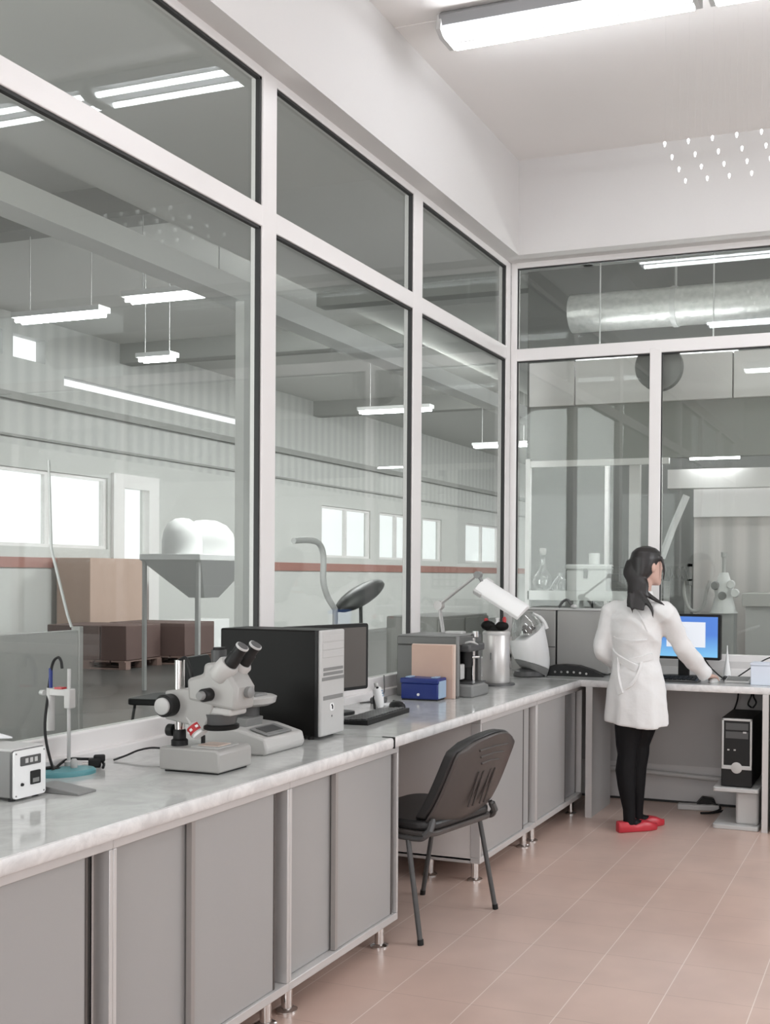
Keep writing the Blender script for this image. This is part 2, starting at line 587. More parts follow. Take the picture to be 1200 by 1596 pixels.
# skirting and heating pipe on the back wall
struct(MB().box(0.0, XR, -0.016, 0.0, 0.0, 0.012).build('baseboard_back', 'rubber', smooth=0))
p = tag(MB().cyl((0.74, -0.05, 0.205), (1.56, -0.05, 0.175), 0.017).build('heating_pipe', 'offwhite'),
        'cream painted pipe running low along the wall under the back desk', 'pipe')

# ================================================================== THE HALL BEHIND THE GLASS
HX, HY0, HY1, HZ = -11.0, -7.0, 36.0, 5.6
struct(MB().box(HX - .2, -0.2, HY0, HY1, -0.10, -0.002).box(-0.2, XR + .2, 0.12, HY1, -0.10, -0.002).build('hall_floor', 'hallfloor', smooth=0))
# far wall with a ribbon of windows and a glazed door
wins = [(4.3, 8.32, 3), (15.4, 17.8, 2), (18.3, 20.3, 2), (20.9, 22.2, 1), (24.0, 28.2, 3)]
dr = (8.62, 9.36)
m = MB()
ys = HY0
opens = [(a, b, 1.875, 3.14) for a, b, n in wins] + [(dr[0], dr[1], 0.0, 3.02)]
opens.sort()
for a, b, z0, z1 in opens:
    m.box(HX - .2, HX, ys, a, 0, 3.5)
    if z0 > 0:
        m.box(HX - .2, HX, a, b, 0, z0)
    m.box(HX - .2, HX, a, b, z1, 3.5)
    ys = b
m.box(HX - .2, HX, ys, HY1, 0, 3.5)
struct(m.build('wall_hall', 'hallwall', smooth=0))
m = MB().box(HX - .2, HX, HY0, HY1, 3.5, 4.62).box(HX - .2, HX, HY0, HY1, 4.78, 4.9).box(HX - .2, HX, HY0, HY1, 5.28, HZ)
m.box(HX - .2, HX, HY0, 7.3, 4.62, 4.78).box(HX - .2, HX, 13.0, HY1, 4.62, 4.78)
m.box(HX - .2, HX, 6.9, HY1, 4.9, 5.28).box(HX - .2, HX, 6.05, 6.25, 4.9, 5.28)
struct(m.build('wall_hall_upper', 'hallcorr', smooth=0))
struct(MB().box(HX, HX + .03, HY0, 8.4, 1.53, 1.70).box(HX, HX + .03, 9.6, HY1, 1.53, 1.72).build('trim_hall', 'hallred', smooth=0))
struct(MB().box(HX, HX + .12, HY0, HY1, 4.20, 4.32).box(HX, HX + .06, HY0, HY1, 3.62, 3.66).build('trim_hall_rail', 'halldark', smooth=0))
for k, (a, b, n) in enumerate(wins):
    wn += 1
    m = MB()
    t = .07
    for q in ((a, a + t, 1.875, 3.14), (b - t, b, 1.875, 3.14), (a + t, b - t, 1.875, 1.93), (a + t, b - t, 3.08, 3.14)):
        m.box(HX - .12, HX - .04, *q)
    for i in range(1, n):
        c = a + (b - a) * i / n
        m.box(HX - .12, HX - .04, c - .05, c + .05, 1.93, 3.08)
    o = struct(m.build('window_%d' % wn, 'frame', smooth=0))
    MB().box(HX - .085, HX - .075, a, b, 1.875, 3.14).build('glass_pane', 'farglass', o, smooth=0)
o = MB()
for q in ((dr[0] - .22, dr[0] + .05, 0, 3.25), (dr[1] - .05, dr[1] + .22, 0, 3.25), (dr[0] + .05, dr[1] - .05, 3.0, 3.25), (dr[0] + .05, dr[1] - .05, 0, .5)):
    o.box(HX - .1, HX + .06, *q)
o = struct(o.build('door_1', 'frame', smooth=0))
MB().box(HX - .05, HX - .04, dr[0], dr[1], .5, 3.0).build('glass_pane', 'farglass', o, smooth=0)
MB().box(HX - .035, HX + .01, dr[0], dr[1], .5, 1.25).build('lower_panel', 'brown', o, smooth=0)
struct(MB().box(HX - .2, XR + .2, HY1, HY1 + .1, 0, HZ).build('wall_hall_end', 'hallwall', smooth=0))
struct(MB().box(HX - .2, -0.2, HY0 - .1, HY0, 0, HZ).build('wall_hall_near', 'hallwall', smooth=0))
# high roof over the hall, lower slab next to the lab
m = MB().box(HX - .2, -3.0, HY0, HY1, HZ, HZ + .1)
struct(m.build('ceiling_hall', 'hallceil', smooth=0))
m = MB().box(-3.0, -0.12, HY0, HY1, 4.25, HZ + .1).box(-0.2, XR + .2, 0.14, HY1, 4.25, HZ + .1)
struct(m.build('ceiling_slab', 'hallceil', smooth=0))
# downstand beam and the row of columns under it
struct(MB().box(-3.25, -3.0, HY0, HY1, 3.87, 4.06).build('beam_hall', 'hallwhite', smooth=0))
for y0 in (-5.05, 1.154, 7.3, 13.4, 19.5):
    struct(MB().box(-3.07, -2.98, y0, y0 + (.24 if y0 < 5 else .34), 0, 3.87).build('column_hall', 'hallwhite', smooth=0))
m = MB()
for yy in (-4.0, 2.35, 8.6, 15.0):
    m.box(-3.0, -0.12, yy, yy + .16, 4.12, 4.25)
    m.box(HX, -3.25, yy, yy + .3, 5.25, 5.6)
struct(m.build('beam_hall_cross', 'crossbeam', smooth=0))

# lamps of the hall
def hall_lamp(x0, x1, y, z, label, drop, bw=.09):
    t = thing('hall_lamp', label, 'lamp', ((x0 + x1) / 2, y, z), 0, 'strip lamps hanging in the hall')
    h = (x1 - x0) / 2
    MB().box(-h, h, -bw, bw, .03, .09).build('lamp_body', 'white', t, smooth=0)
    for s in (-1, 1):
        MB().cyl((-h + .03, s * .045, 0.0), (h - .03, s * .045, 0.0), .022, n=8).build('tube', 'halltube', t)
        MB().cyl((s * h * .7, 0, .09), (s * h * .7, 0, drop), .006, n=6).build('hanger', 'lightgrey', t)
    return t


hall_lamp(-7.04, -5.81, 2.57, 4.3, 'bright strip lamp hanging in the hall, nearest the big left pane', 1.3)
hall_lamp(-7.21, -6.65, 4.74, 4.3, 'short strip lamp hanging in the hall below the nearest bright one', 1.3)
hall_lamp(-5.33, -3.96, 2.37, 4.35, 'thin strip lamp hanging in the hall beside the first white column', 1.25)
hall_lamp(-6.6, -5.2, 9.5, 4.3, 'strip lamp hanging in the hall far behind the middle pane', 1.3)
hall_lamp(-6.6, -5.2, 14.5, 4.3, 'strip lamp hanging in the hall farthest behind the third pane', 1.3)

# brown cartons on pallets
def pallet_stack(x, y, rz, w, d, h, label, col='brown'):
    t = thing('pallet_of_cartons', label, 'cartons', (x, y, 0), rz, 'pallets of cartons in the hall')
    m = MB()
    for k in range(5):
        m.box(-w / 2 + k * w / 5 + .02, -w / 2 + (k + 1) * w / 5 - .02, -d / 2, d / 2, .11, .135)
    for a in (-w / 2, -.06, w / 2 - .12):
        for b in (-d / 2, -.06, d / 2 - .12):
            m.box(a, a + .12, b, b + .12, .022, .11)
    for b in (-d / 2, -.06, d / 2 - .12):
        m.box(-w / 2, w / 2, b, b + .12, 0, .022)
    m.build('pallet', 'pallet', t, smooth=0)
    n = 3
    for k in range(n):
        MB().box(-w / 2 + k * w / n + .008, -w / 2 + (k + 1) * w / n - .008, -d / 2 + .02, d / 2 - .02, .135, h).build('carton', col, t, bevel=.01)
    return t


pallet_stack(-9.25, 6.35, math.radians(8), 1.35, 0.95, .66, 'brown cartons on a pallet on the dark hall floor, nearer of the two')
pallet_stack(-9.05, 7.42, math.radians(8), 1.35, 0.95, .66, 'brown cartons on a pallet on the dark hall floor, beyond the nearer one')
t = tag(MB().box(-.35, .35, -.62, .62, 0, 1.70).build('carton_stack', 'orange', bevel=.01), 'tall orange-brown wrapped stack below the hall windows, left of the door', 'stack')
t.location = (-10.5, 7.62, 0)
t = tag(MB().box(-.3, .3, -.7, .7, 0, .62).build('white_crate', 'white', bevel=.01), 'white crate in front of the orange stack in the hall', 'crate')
t.location = (-9.7, 8.95, 0)

# white hopper with two domed hoods
t = thing('hopper_machine', 'white machine with two domed hoods on a tapered hopper in the hall', 'machine', (-6.0, 4.4, 0))
for dy, r in ((-.30, .24), (.16, .36)):
    MB().lathe([(r, 1.70), (r, 1.86), (r * .92, 1.98), (r * .7, 2.08), (r * .35, 2.14), (.01, 2.15)], (0, dy, 0)).build('hood', 'white', t)
MB().box(-.45, .45, -.54, .55, 1.62, 1.70).build('top_plate', 'white', t, bevel=.01)
MB().rings([[Vector((x * .45, y * .52, 1.62)) for x, y in ((-1, -1), (1, -1), (1, 1), (-1, 1))], [Vector((x * .12, .12 + y * .14, 1.15)) for x, y in ((-1, -1), (1, -1), (1, 1), (-1, 1))]]).build('hopper', 'white', t, smooth=0)
for sx in (-1, 1):
    for sy in (-1, 1):
        MB().box(sx * .40 - .02, sx * .40 + .02, sy * .5 - .02, sy * .5 + .02, 0, 1.62).build('leg', 'lightgrey', t, smooth=0)

# dark chair in the hall
def simple_chair(t, s=1.0):
    MB().prism(rrect(-.23, .23, -.22, .22, .06), .43, .48, 'z').build('seat', 'black', t, bevel=.01)
    m = Matrix.Translation((0, -.26, .66)) @ Matrix.Rotation(math.radians(-8), 4, 'X')
    MB().prism(rrect(-.22, .22, -.15, .15, .07), -.02, .02, 'y', m).build('backrest', 'black', t, bevel=.008)
    for sx in (-1, 1):
        for sy in (-1, 1):
            MB().cyl((sx * .19, sy * .16, .43), (sx * .23, sy * .21, 0), .011, n=8).build('leg', 'black', t)
        MB().tube([(sx * .17, -.15, .43), (sx * .17, -.22, .46), (sx * .17, -.26, .70)], .011, 8).build('back_post', 'black', t)


t = thing('hall_chair', 'dark chair standing on the hall floor behind the microscope', 'chair', (-3.02, .22, 0), math.radians(100))
simple_chair(t)

# pale panel imitating a bright reflection in the first pane
t = thing('reflection_panel', 'pale grey panel with white rails imitating a bright reflection in the left pane', 'panel', (-2.0, -2.36, 0))
MB().box(-.02, .02, -.95, .56, .04, 1.13).build('screen', 'lightgrey', t, bevel=.004)
for y in (-.97, .56):
    MB().box(-.03, .03, y, y + .03, 0, 1.15).build('upright', 'offwhite', t, bevel=.003)
MB().tube([(0, .53, 1.15), (0, .50, 1.22), (0, .38, 1.60), (0, .36, 2.1)], .008, 6).build('rail', 'white', t)
# pipe and lamp shapes imitating bench reflections in the middle pane
t = thing('reflected_pipe', 'white bent pipe imitating a reflection in the middle pane', 'pipe', (-1.5, .05, 0))
MB().tube(spline([(0, -.37, 1.70), (0, -.18, 1.71), (0, -.04, 1.69), (0, .02, 1.60), (0, .02, 1.42), (0, .08, 1.30), (0, .19, 1.20)]), .022, 10).build('pipe', 'white', t)
MB().cyl((0, .19, 1.20), (0, .19, 0.03), .02).cyl((0, .19, 0), (0, .19, .03), .2).build('stand', 'lightgrey', t)
t = thing('reflected_lamp', 'dark leaning lamp shape imitating a reflection in the middle pane', 'lamp', (-1.5, .62, 0))
mm = Matrix.Translation((0, 0, 1.30)) @ Matrix.Rotation(math.radians(17), 4, 'X')
MB().ball((0, 0, 1.30), .10, .36, .075, mtx=Matrix.Rotation(math.radians(17), 4, 'X').to_3x3()).build('hood', 'darkgrey', t)
MB().cyl((0, 0, 1.26), (0, .05, .03), .014).cyl((0, .05, 0), (0, .05, .03), .16).build('stand', 'darkgrey', t)
t = thing('storage_cabinet', 'grey cabinet standing behind the middle and third panes', 'cabinet', (-.75, .52, 0))
MB().box(-.2, .2, -.5, .42, .05, 1.17).build('body', 'gunmetal', t, bevel=.01)
MB().box(.2, .215, -.49, -.05, .08, 1.15).build('door', 'gunmetal', t, bevel=.004)
MB().box(.2, .215, -.03, .41, .08, 1.15).build('door', 'gunmetal', t, bevel=.004)
MB().box(-.2, .2, -.5, .42, 0, .05).build('plinth', 'darkgrey', t)

# ---- neighbouring room seen through the back glazing
bx1 = XR
struct(MB().box(-.74, bx1, 2.30, 2.40, 0, 4.25).build('wall_neighbour', 'greywall', smooth=0))
m = MB()
for a, b in ((-.05, .296), (.306, 1.437), (1.447, 2.6), (2.61, 3.8), (3.81, bx1)):
    m.box(a, b, .50, .60, 2.70, 3.02)
struct(m.build('trim_5', 'frame', bevel=.004))
struct(MB().box(-.05, bx1, .53, .57, 2.305, 2.70).build('trim_6', 'halldark', smooth=0))
m = MB().box(-.068, -.035, .49, .53, 0, 2.32)
m.box(-.05, 1.0, .50, .53, 2.26, 2.305)
m.box(.30, .33, 1.3, 1.34, 0, 2.7).box(.66, .74, .70, .74, 0, 2.3).box(.82, .90, .70, .74, 0, 2.3)
m.box(.9, bx1, .9, 1.0, 2.12, 2.26)
struct(m.build('trim_7', 'frame', smooth=0))
struct(MB().box(1.02, bx1, 1.30, 1.32, .0, 1.93).build('curtain_strip', 'strip', smooth=0))
struct(MB().box(1.02, bx1, 1.28, 1.34, 1.93, 2.25).build('trim_8', 'frame', smooth=0))
t = thing('brace_bar', 'white slanted brace behind the back glazing, right of the mullion', 'brace', (0, 0, 0))
MB().tube([(.94, .56, 1.60), (1.02, .56, 1.82), (1.115, .56, 2.04)], .026, 4).build('bar', 'white', t, smooth=0)
t['label'] = 'white slanted brace behind the back glazing, right of the mullion'
# round fan behind the mullion
t = thing('wall_fan', 'round dark grey ventilator behind the top of the back mullion', 'fan', (1.016, .12, 2.86))
MB().lathe([(.148, -.02), (.148, .02)], mtx=Matrix.Rotation(PI / 2, 4, 'X'), n=40).build('grille', 'fan', t)
MB().lathe([(.150, -.03), (.158, -.03), (.158, .04), (.150, .04)], mtx=Matrix.Rotation(PI / 2, 4, 'X'), n=40).build('rim', 'midgrey', t)
MB().box(-.012, .012, 0.02, .38, -.012, .012).build('bracket', 'midgrey', t)
# foil wrapped duct and lamps, some added for light
t = thing('ventilation_duct', 'foil wrapped ventilation duct above the room behind the back glazing', 'duct', (2.6, 1.35, 3.58))
MB().cyl((-2.6, 0, 0), (2.6, 0, 0), .15, n=24).build('pipe', 'foil', t)
for x in (-1.75, .6):
    MB().tube([(x, 0, .15), (x, 0, .67)], .01, 6).build('hanger', 'lightgrey', t)
    MB().lathe([(.158, -.02), (.158, .02)], n=24, mtx=Matrix.Translation((x, 0, 0)) @ Matrix.Rotation(PI / 2, 4, 'Y')).build('clamp', 'lightgrey', t)
for lx, ly, lz, lb in ((1.26, .84, 2.345, 'bright thin strip lamp under the rail behind the back right pane'), (.33, .80, 2.315, 'added thin strip lamp hidden behind the white rail to light the glassware shelf')):  # the second is added out of sight to light the shelf objects
    t = thing('strip_lamp', lb, 'lamp', (lx, ly, lz))
    MB().box(-.19, .19, -.03, .03, .0, .04).build('lamp_body', 'white', t)
    MB().cyl((-.18, 0, -.012), (.18, 0, -.012), .013, n=10).build('tube', 'halltube', t)
hall_lamp(.15, 1.40, 1.0, 3.06, 'added unseen strip lamp behind the white bulkhead of the neighbouring room', 1.19, .015)  # this pair is added out of sight to brighten the neighbouring room
hall_lamp(1.75, 3.0, 1.0, 3.06, 'added unseen strip lamp farther right behind the white bulkhead of the neighbouring room', 1.19, .015)

# wall shelf with lab ware
t = thing('wall_shelf', 'white shelf behind the back left pane carrying glassware', 'shelf', (.36, .66, 1.29))
MB().box(-.41, .50, -.16, .20, .03, .062).build('board', 'white', t, bevel=.003)
MB().box(-.41, .50, -.17, -.155, .0, .07).build('front_edge', 'white', t, bevel=.002)
for x in (-.06, .46):
    MB().box(x, x + .045, -.15, .20, -.12, .03).build('bracket', 'white', t, bevel=.003)
    MB().box(x, x + .045, .15, .20, -1.29, .03).build('upright', 'white', t)
t = thing('white_case', 'white box with a latch on the shelf behind the back left pane', 'box', (.40, .58, 1.352))
MB().box(-.15, .15, -.09, .10, 0, .16).build('body', 'white', t, bevel=.012)
MB().box(-.155, .155, -.095, .105, .16, .20).build('lid', 'white', t, bevel=.012)
MB().box(-.015, .015, -.10, -.09, .10, .165).build('latch', 'midgrey', t)
t = tag(MB().lathe([(.04, 0), (.04, .08), (.032, .08), (.032, .01)], (.43, .60, 1.555)).build('beaker', 'white'), 'small white beaker standing on the white shelf box', 'beaker')
t = thing('round_flask', 'tall clear flask at the left end of the glassware shelf', 'flask', (.04, .58, 1.352))
MB().lathe([(.02, 0), (.06, .02), (.075, .07), (.06, .12), (.022, .17), (.02, .26), (.026, .27)]).build('bulb', 'clear', t)
MB().lathe([(.02, .27), (.028, .30), (.02, .32)]).build('stopper', 'offwhite', t)
t = thing('round_flask', 'squat clear flask between the tall flask and the white box', 'flask', (.17, .60, 1.352))
MB().lathe([(.03, 0), (.06, .015), (.065, .05), (.045, .09), (.02, .11), (.02, .14)]).build('bulb', 'clear', t)
t = thing('wire_rack', 'small wire rack right of the white box on the shelf', 'rack', (.68, .60, 1.352))
m = MB()
for z in (.03, .08, .13, .18):
    m.tube([(-.10, -.05, z), (.10, -.05, z)], .005, 6)
for x in (-.1, -.05, 0, .05, .1):
    m.tube([(x, -.05, 0), (x, -.05, .19)], .005, 6)
m.build('wires', 'midgrey', t)
MB().box(-.11, .11, -.055, .08, 0, .01).build('tray', 'lightgrey', t)
# perforated rack, hose and valve on the right
t = thing('hose_rack', 'perforated metal rack behind the woman, right of the mullion', 'rack', (1.05, .56, 1.44))
m = MB().box(-.12, .10, -.05, .05, .10, .12).box(-.12, .10, -.05, .05, .0, .012).box(.085, .10, -.05, .05, -.03, .12)
for k in range(6):
    m.tube([(-.11 + k * .034, -.05, .01), (-.11 + k * .034 + .034, -.05, .10)], .006, 6)
    m.tube([(-.11 + k * .034 + .034, -.05, .01), (-.11 + k * .034, -.05, .10)], .006, 6)
m.build('frame', 'midgrey', t, smooth=0)
MB().tube(spline([(.06, -.02, .0), (.065, -.04, -.10), (.10, -.05, -.19), (.15, -.05, -.21), (.20, -.05, -.17), (.22, -.05, -.08), (.24, -.03, 0)]), .012, 8).build('hose', 'offwhite', t)
MB().box(-.1, -.06, .03, .05, -1.44, 0).box(.05, .09, .03, .05, -1.44, 0).build('support', 'lightgrey', t)
t = thing('valve_unit', 'white pump with a round gauge and dark knobs behind the right back pane', 'pump', (1.39, .52, 1.24))
MB().lathe([(.10, -.02), (.085, 0), (.06, .10), (.07, .16), (.05, .20), (.03, .26)]).build('body', 'white', t)
for dx, dz in ((-.05, .17), (.06, .18), (.09, .12), (.0, .10)):
    MB().lathe([(.025, -.03), (.03, 0), (.025, .03)], n=14, mtx=Matrix.Translation((dx, -.06, dz)) @ Matrix.Rotation(PI / 2, 4, 'X')).build('knob', 'midgrey' if dx <= 0.05 else 'white', t)
MB().lathe([(.012, .26), (.012, .36), (.02, .37), (.02, .40)]).build('spindle', 'lightgrey', t)
MB().box(-.08, .08, -.06, .08, -1.24, -.02).build('pedestal', 'lightgrey', t)
t = thing('back_bench', 'pale bench behind the right back pane next to the white pump', 'bench', (2.3, .75, 0))
MB().box(-.78, .9, -.27, .3, 1.27, 1.36).build('top', 'offwhite', t, bevel=.004)
MB().box(-.76, .88, -.22, .28, 0, 1.27).build('body', 'lightgrey', t)

# ================================================================== LAB CEILING LAMPS
def lab_lamp(x0, y, label):
    L = 1.25
    t = thing('ceiling_light', label, 'ceiling light', (x0 + L / 2, y, ZC), 0, 'twin tube ceiling lamps')
    h = L / 2
    MB().prism([(-.10, -.03), (-.075, -.003), (.075, -.003), (.10, -.03), (.085, -.075), (.02, -.06), (-.02, -.06), (-.085, -.075)], -h, h, 'x').build('housing', 'housing', t, bevel=.002)
    for s in (-1, 1):
        MB().prism([(-.105, -.10), (-.09, -.02), (.09, -.02), (.105, -.10), (.06, -.125), (-.06, -.125)], s * h - .012, s * h + .012, 'x').build('end_cap', 'lightgrey', t)
        MB().cyl((-h + .02, s * .066, -.108), (h - .02, s * .066, -.108), .0155, n=14).build('tube', 'tube', t)
        MB().box(s * .25 - .012, s * .25 + .012, -.05, .05, -.079, -.05).build('clip', 'lightgrey', t)
    return t


lab_lamp(.40, -1.90, 'twin tube ceiling lamp nearest the glazed left wall, above the chair')
lab_lamp(1.72, -1.90, 'twin tube ceiling lamp next in line from the glazed left wall, out to the right')
lab_lamp(3.1, -1.90, 'twin tube ceiling lamp third in line from the glazed left wall, near the right wall')
lab_lamp(.55, -4.15, 'twin tube ceiling lamp above the microscope end of the bench')
lab_lamp(2.6, -4.15, 'twin tube ceiling lamp over the aisle, level with the microscope')
lab_lamp(.55, -6.7, 'twin tube ceiling lamp above the nearest end of the bench')
lab_lamp(2.6, -6.7, 'twin tube ceiling lamp above the aisle at the camera end')

# pendant with a grid of small LED drops
t = thing('led_pendant', 'hanging cluster of tiny white LED drops near the back corner of the ceiling', 'pendant light', (1.44, -1.60, 3.6))
for i in range(5):
    for j in range(4):
        x, y = i * .118, j * .165
        MB().lathe([(.003, -.014), (.0055, -.006), (.0075, .003), (.006, .008), (.002, .012)], (x, y, 0), n=8).build('led_drop', 'led', t)
m = MB()
for i in range(5):
    for j in range(4):
        m.cyl((i * .118, j * .165, .010), (i * .118, j * .165, ZC - 3.6), .00012, n=4)
m.build('hanging_wires', 'dado', t)

# ================================================================== WORKTOPS AND CABINETS
XE = 0.719
def worktop(name, label, x0, x1, y0, y1, edge):
    t = thing(name, label, 'worktop', ((x0 + x1) / 2, (y0 + y1) / 2, ZW - .04))
    hx, hy = (x1 - x0) / 2, (y1 - y0) / 2
    e = .012
    bx = [-hx, hx, -hy, hy]
    ed = MB()
    if 'x' in edge:
        bx[1] -= e
        ed.prism([(hx - e, 0), (hx - .004, 0), (hx, .006), (hx, .03), (hx - .004, .0385), (hx - e, .0395)], -hy, hy, 'y')
    if 'y' in edge:
        bx[2] += e
        ed.prism([(-hy + e, 0), (-hy + .004, 0), (-hy, .006), (-hy, .03), (-hy + .004, .0385), (-hy + e, .0395)], -hx, hx, 'x')
    MB().box(bx[0], bx[1], bx[2], bx[3], 0, .04).build('slab', 'marble', t, smooth=0)
    ed.build('edge_strip', 'marble_edge', t)
    return t


t = worktop('worktop', 'grey marble worktop under the microscope, nearer half of the left bench', .0, XE, -7.2, -3.015, 'x')
MB().box(XE / 2 - .05, XE / 2 + .004, 2.09, 2.096, -.001, .043).build('joint_clip', 'black', t)
worktop('worktop', 'grey marble worktop under the mouse and steel cylinder, farther half of the left bench', .0, XE, -3.008, -.61, 'x')
worktop('worktop', 'white edged desk top along the back wall where the woman works', .0, 1.872, -.607, -.003, 'y')

ZB = .10
def cabinet(y0, y1, label, style, back=.05, dark=False):
    """Base cabinet with aluminium profiles, two sliding doors and chromed feet. y0 nearest the camera."""
    t = thing('base_cabinet', label, 'cabinet', (0, y0, 0), 0, 'bench cabinets')
    L = y1 - y0
    xf = .694
    m = MB().box(back, xf - .05, .006, .024, ZB + .01, .79).box(back, xf - .05, L - .024, L - .006, ZB + .01, .79)
    m.box(back, xf - .05, .006, L - .006, ZB, ZB + .02).box(back, back + .015, .006, L - .006, ZB, .79)
    m.box(back, xf - .05, .006, L - .006, .775, .793)
    m.build('carcass', 'side', t, smooth=0)
    fr = MB().box(xf - .05, xf, 0.0005, .013, ZB + .0285, .7645).box(xf - .05, xf, L - .013, L - .0005, ZB + .0285, .7645)
    fr.box(xf - .05, xf, .0005, L - .0005, ZB, ZB + .028).box(xf - .05, xf, .0005, L - .0005, .765, .794)
    MB().box(back, xf - .051, 0.0005, .0055, ZB - .001, ZB + .012).build('side_trim', 'alu', t, smooth=0)
    fr.build('frame', 'alu', t, bevel=.002)
    MB().box(xf - .055, xf - .05, .02, L - .02, ZB + .02, .77).build('inner_shadow_panel', 'void', t, smooth=0)  # dark sheet standing in for the shade behind the doors
    for (a, b, tr) in style:
        xo = xf - (.012 if tr == 'f' else .034)
        d = MB().box(xo - .014, xo, a, b, ZB + .03, .763).build('door', 'door2' if (dark and tr != 'f') else 'door', t, bevel=.001)
        MB().box(xo - .015, xo + .003, a - .004, a + .012, ZB + .03, .763).build('edge_profile', 'alumid' if tr == 'f' else 'aludark', d, smooth=0)
        MB().box(xo - .015, xo + .002, b - .006, b + .002, ZB + .03, .763).build('edge_profile', 'aludark', d, smooth=0)
    for yy in (.07, L - .05):
        for xx in (xf - .055, back + .2):
            g = MB().cyl((xx, yy, .012), (xx, yy, ZB), .019, n=16)
            g.lathe([(.036, 0), (.036, .006), (.022, .014)], (xx, yy, 0), n=18)
            g.build('foot', 'chrome', t)
    return t


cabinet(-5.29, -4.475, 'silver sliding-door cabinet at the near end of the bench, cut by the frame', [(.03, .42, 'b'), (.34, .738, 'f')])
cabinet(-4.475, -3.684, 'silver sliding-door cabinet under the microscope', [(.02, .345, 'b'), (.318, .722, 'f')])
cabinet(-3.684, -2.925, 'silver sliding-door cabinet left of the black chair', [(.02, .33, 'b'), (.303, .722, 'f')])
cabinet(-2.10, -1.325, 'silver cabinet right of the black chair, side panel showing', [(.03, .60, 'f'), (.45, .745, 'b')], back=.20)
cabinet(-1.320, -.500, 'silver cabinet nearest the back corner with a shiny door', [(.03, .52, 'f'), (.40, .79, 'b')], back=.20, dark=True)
# filler panel closing the knee space against the wall
# corner leg panel + right panel of the back desk
t = thing('desk_end_support', 'grey end panel carrying the back desk, left of the woman', 'panel', (.752, -.607, 0))
MB().box(0.0, .036, 0.0, .42, 0, .795).build('board', 'door', t, smooth=0)
MB().box(-.001, .040, -.006, 0.0, 0, .795).build('front_edge', 'alu', t)
t = thing('desk_end_support', 'grey end panel carrying the back desk, right of the tower computer', 'panel', (1.815, -.607, 0))
MB().box(0.0, .032, 0.0, .58, 0, .795).build('board', 'gunmetal', t, smooth=0)
MB().box(-.001, .034, -.006, 0.0, 0, .795).build('front_edge', 'alu', t)
t = thing('white_cupboard', 'white cupboard edge at the right border beside the back desk', 'cupboard', (2.2, -.36, 0))
MB().box(-.32, .4, -.26, .30, .0, .83).build('body', 'white', t, bevel=.004)
MB().box(-.31, .04, -.278, -.262, .02, .81).build('door', 'white', t, bevel=.003)
MB().box(.05, .39, -.278, -.262, .02, .81).build('door', 'white', t, bevel=.003)

# ================================================================== BENCH EQUIPMENT (near to far)
# --- power supply box
t = thing('power_supply', 'grey bench power supply with white front panel at the left border', 'instrument', (.285, -4.345, ZW))
MB().box(-.26, -.006, -.055, .052, .010, .142).build('case', 'midgrey', t, bevel=.004)
MB().box(-.27, -.004, -.058, .055, .138, .146).build('lid', 'lightgrey', t, bevel=.003)
p = MB().prism(rrect(-.054, .054, .008, .140, .008), -.006, .004, 'x').build('front_panel', 'white', t)
MB().prism(rrect(-.056, .056, .006, .142, .010), -.010, -.003, 'x').build('bezel', 'darkgrey', t)
MB().prism(rrect(-.034, .036, .096, .122, .003), .003, .0055, 'x').build('display', 'darkgrey', p)
for k in range(3):
    MB().box(.0055, .0062, -.018 + k * .016, -.008 + k * .016, .103, .116).build('digit', 'lightgrey', p)
MB().prism(rrect(.0, .034, .040, .078, .003), .003, .007, 'x').build('rocker_switch', 'black', p)
MB().box(.006, .008, .006, .028, .045, .057).build('switch_face', 'midgrey', p)
MB().lathe([(.005, 0), (.004, .005)], n=12, mtx=Matrix.Translation((.003, -.028, .045)) @ Matrix.Rotation(PI / 2, 4, 'Y')).build('knob', 'black', p)
for y in (-.048, .048):
    for z in (.016, .132):
        MB().lathe([(.0025, 0), (.0025, .0015)], n=8, mtx=Matrix.Translation((.0035, y, z)) @ Matrix.Rotation(PI / 2, 4, 'Y')).build('screw', 'midgrey', p)
for y in (-.04, .04):
    MB().cyl((-.02, y, 0), (-.02, y, .011), .009, n=10).build('foot', 'black', t)
t = tag(MB().add([(0, 0, 0), (.10, -.02, .012), (.13, .05, .004), (.02, .07, .018), (.06, .03, .03), (0, 0, .003), (.10, -.02, .016), (.13, .05, .008), (.02, .07, .022), (.06, .03, .034)],
        [(0, 1, 4), (1, 2, 4), (2, 3, 4), (3, 0, 4), (5, 6, 9), (6, 7, 9), (7, 8, 9), (8, 5, 9), (0, 5, 6, 1), (1, 6, 7, 2), (2, 7, 8, 3), (3, 8, 5, 0)]).build('crumpled_tissue', 'paper', smooth=0),
        'crumpled white tissue on top of the power supply', 'tissue')
t.location = (.04, -4.36, ZW + .147)
t.rotation_euler = (0, 0, .3)

# --- clamp stand
t = thing('clamp_stand', 'laboratory clamp stand on a teal oval base', 'stand', (.11, -4.03, ZW))
MB().lathe([(1.0, 0), (1.0, .010), (.93, .016), (.3, .018)], n=36, mtx=Matrix.Translation((.0, .0, 0)) @ Matrix.Rotation(.9, 4, 'Z') @ Matrix.Diagonal((.085, .062, 1, 1))).build('base', 'teal', t)
MB().cyl((-.035, .045, .014), (-.035, .045, .325), .0055, n=12).lathe([(.013, .014), (.013, .03), (.008, .034)], (-.035, .045, 0), n=14).build('rod', 'lightgrey', t)
MB().box(-.115, -.028, .035, .055, .238, .260).box(-.044, -.020, .032, .058, .200, .262).build('clamp_arm', 'offwhite', t, bevel=.003)
MB().cyl((-.11, .046, .262), (-.11, .046, .125), .0125, n=14).build('probe_holder', 'offwhite', t)
MB().cyl((-.135, .046, .245), (-.15, .046, .245), .009, n=10).build('clamp_screw', 'lightgrey', t)
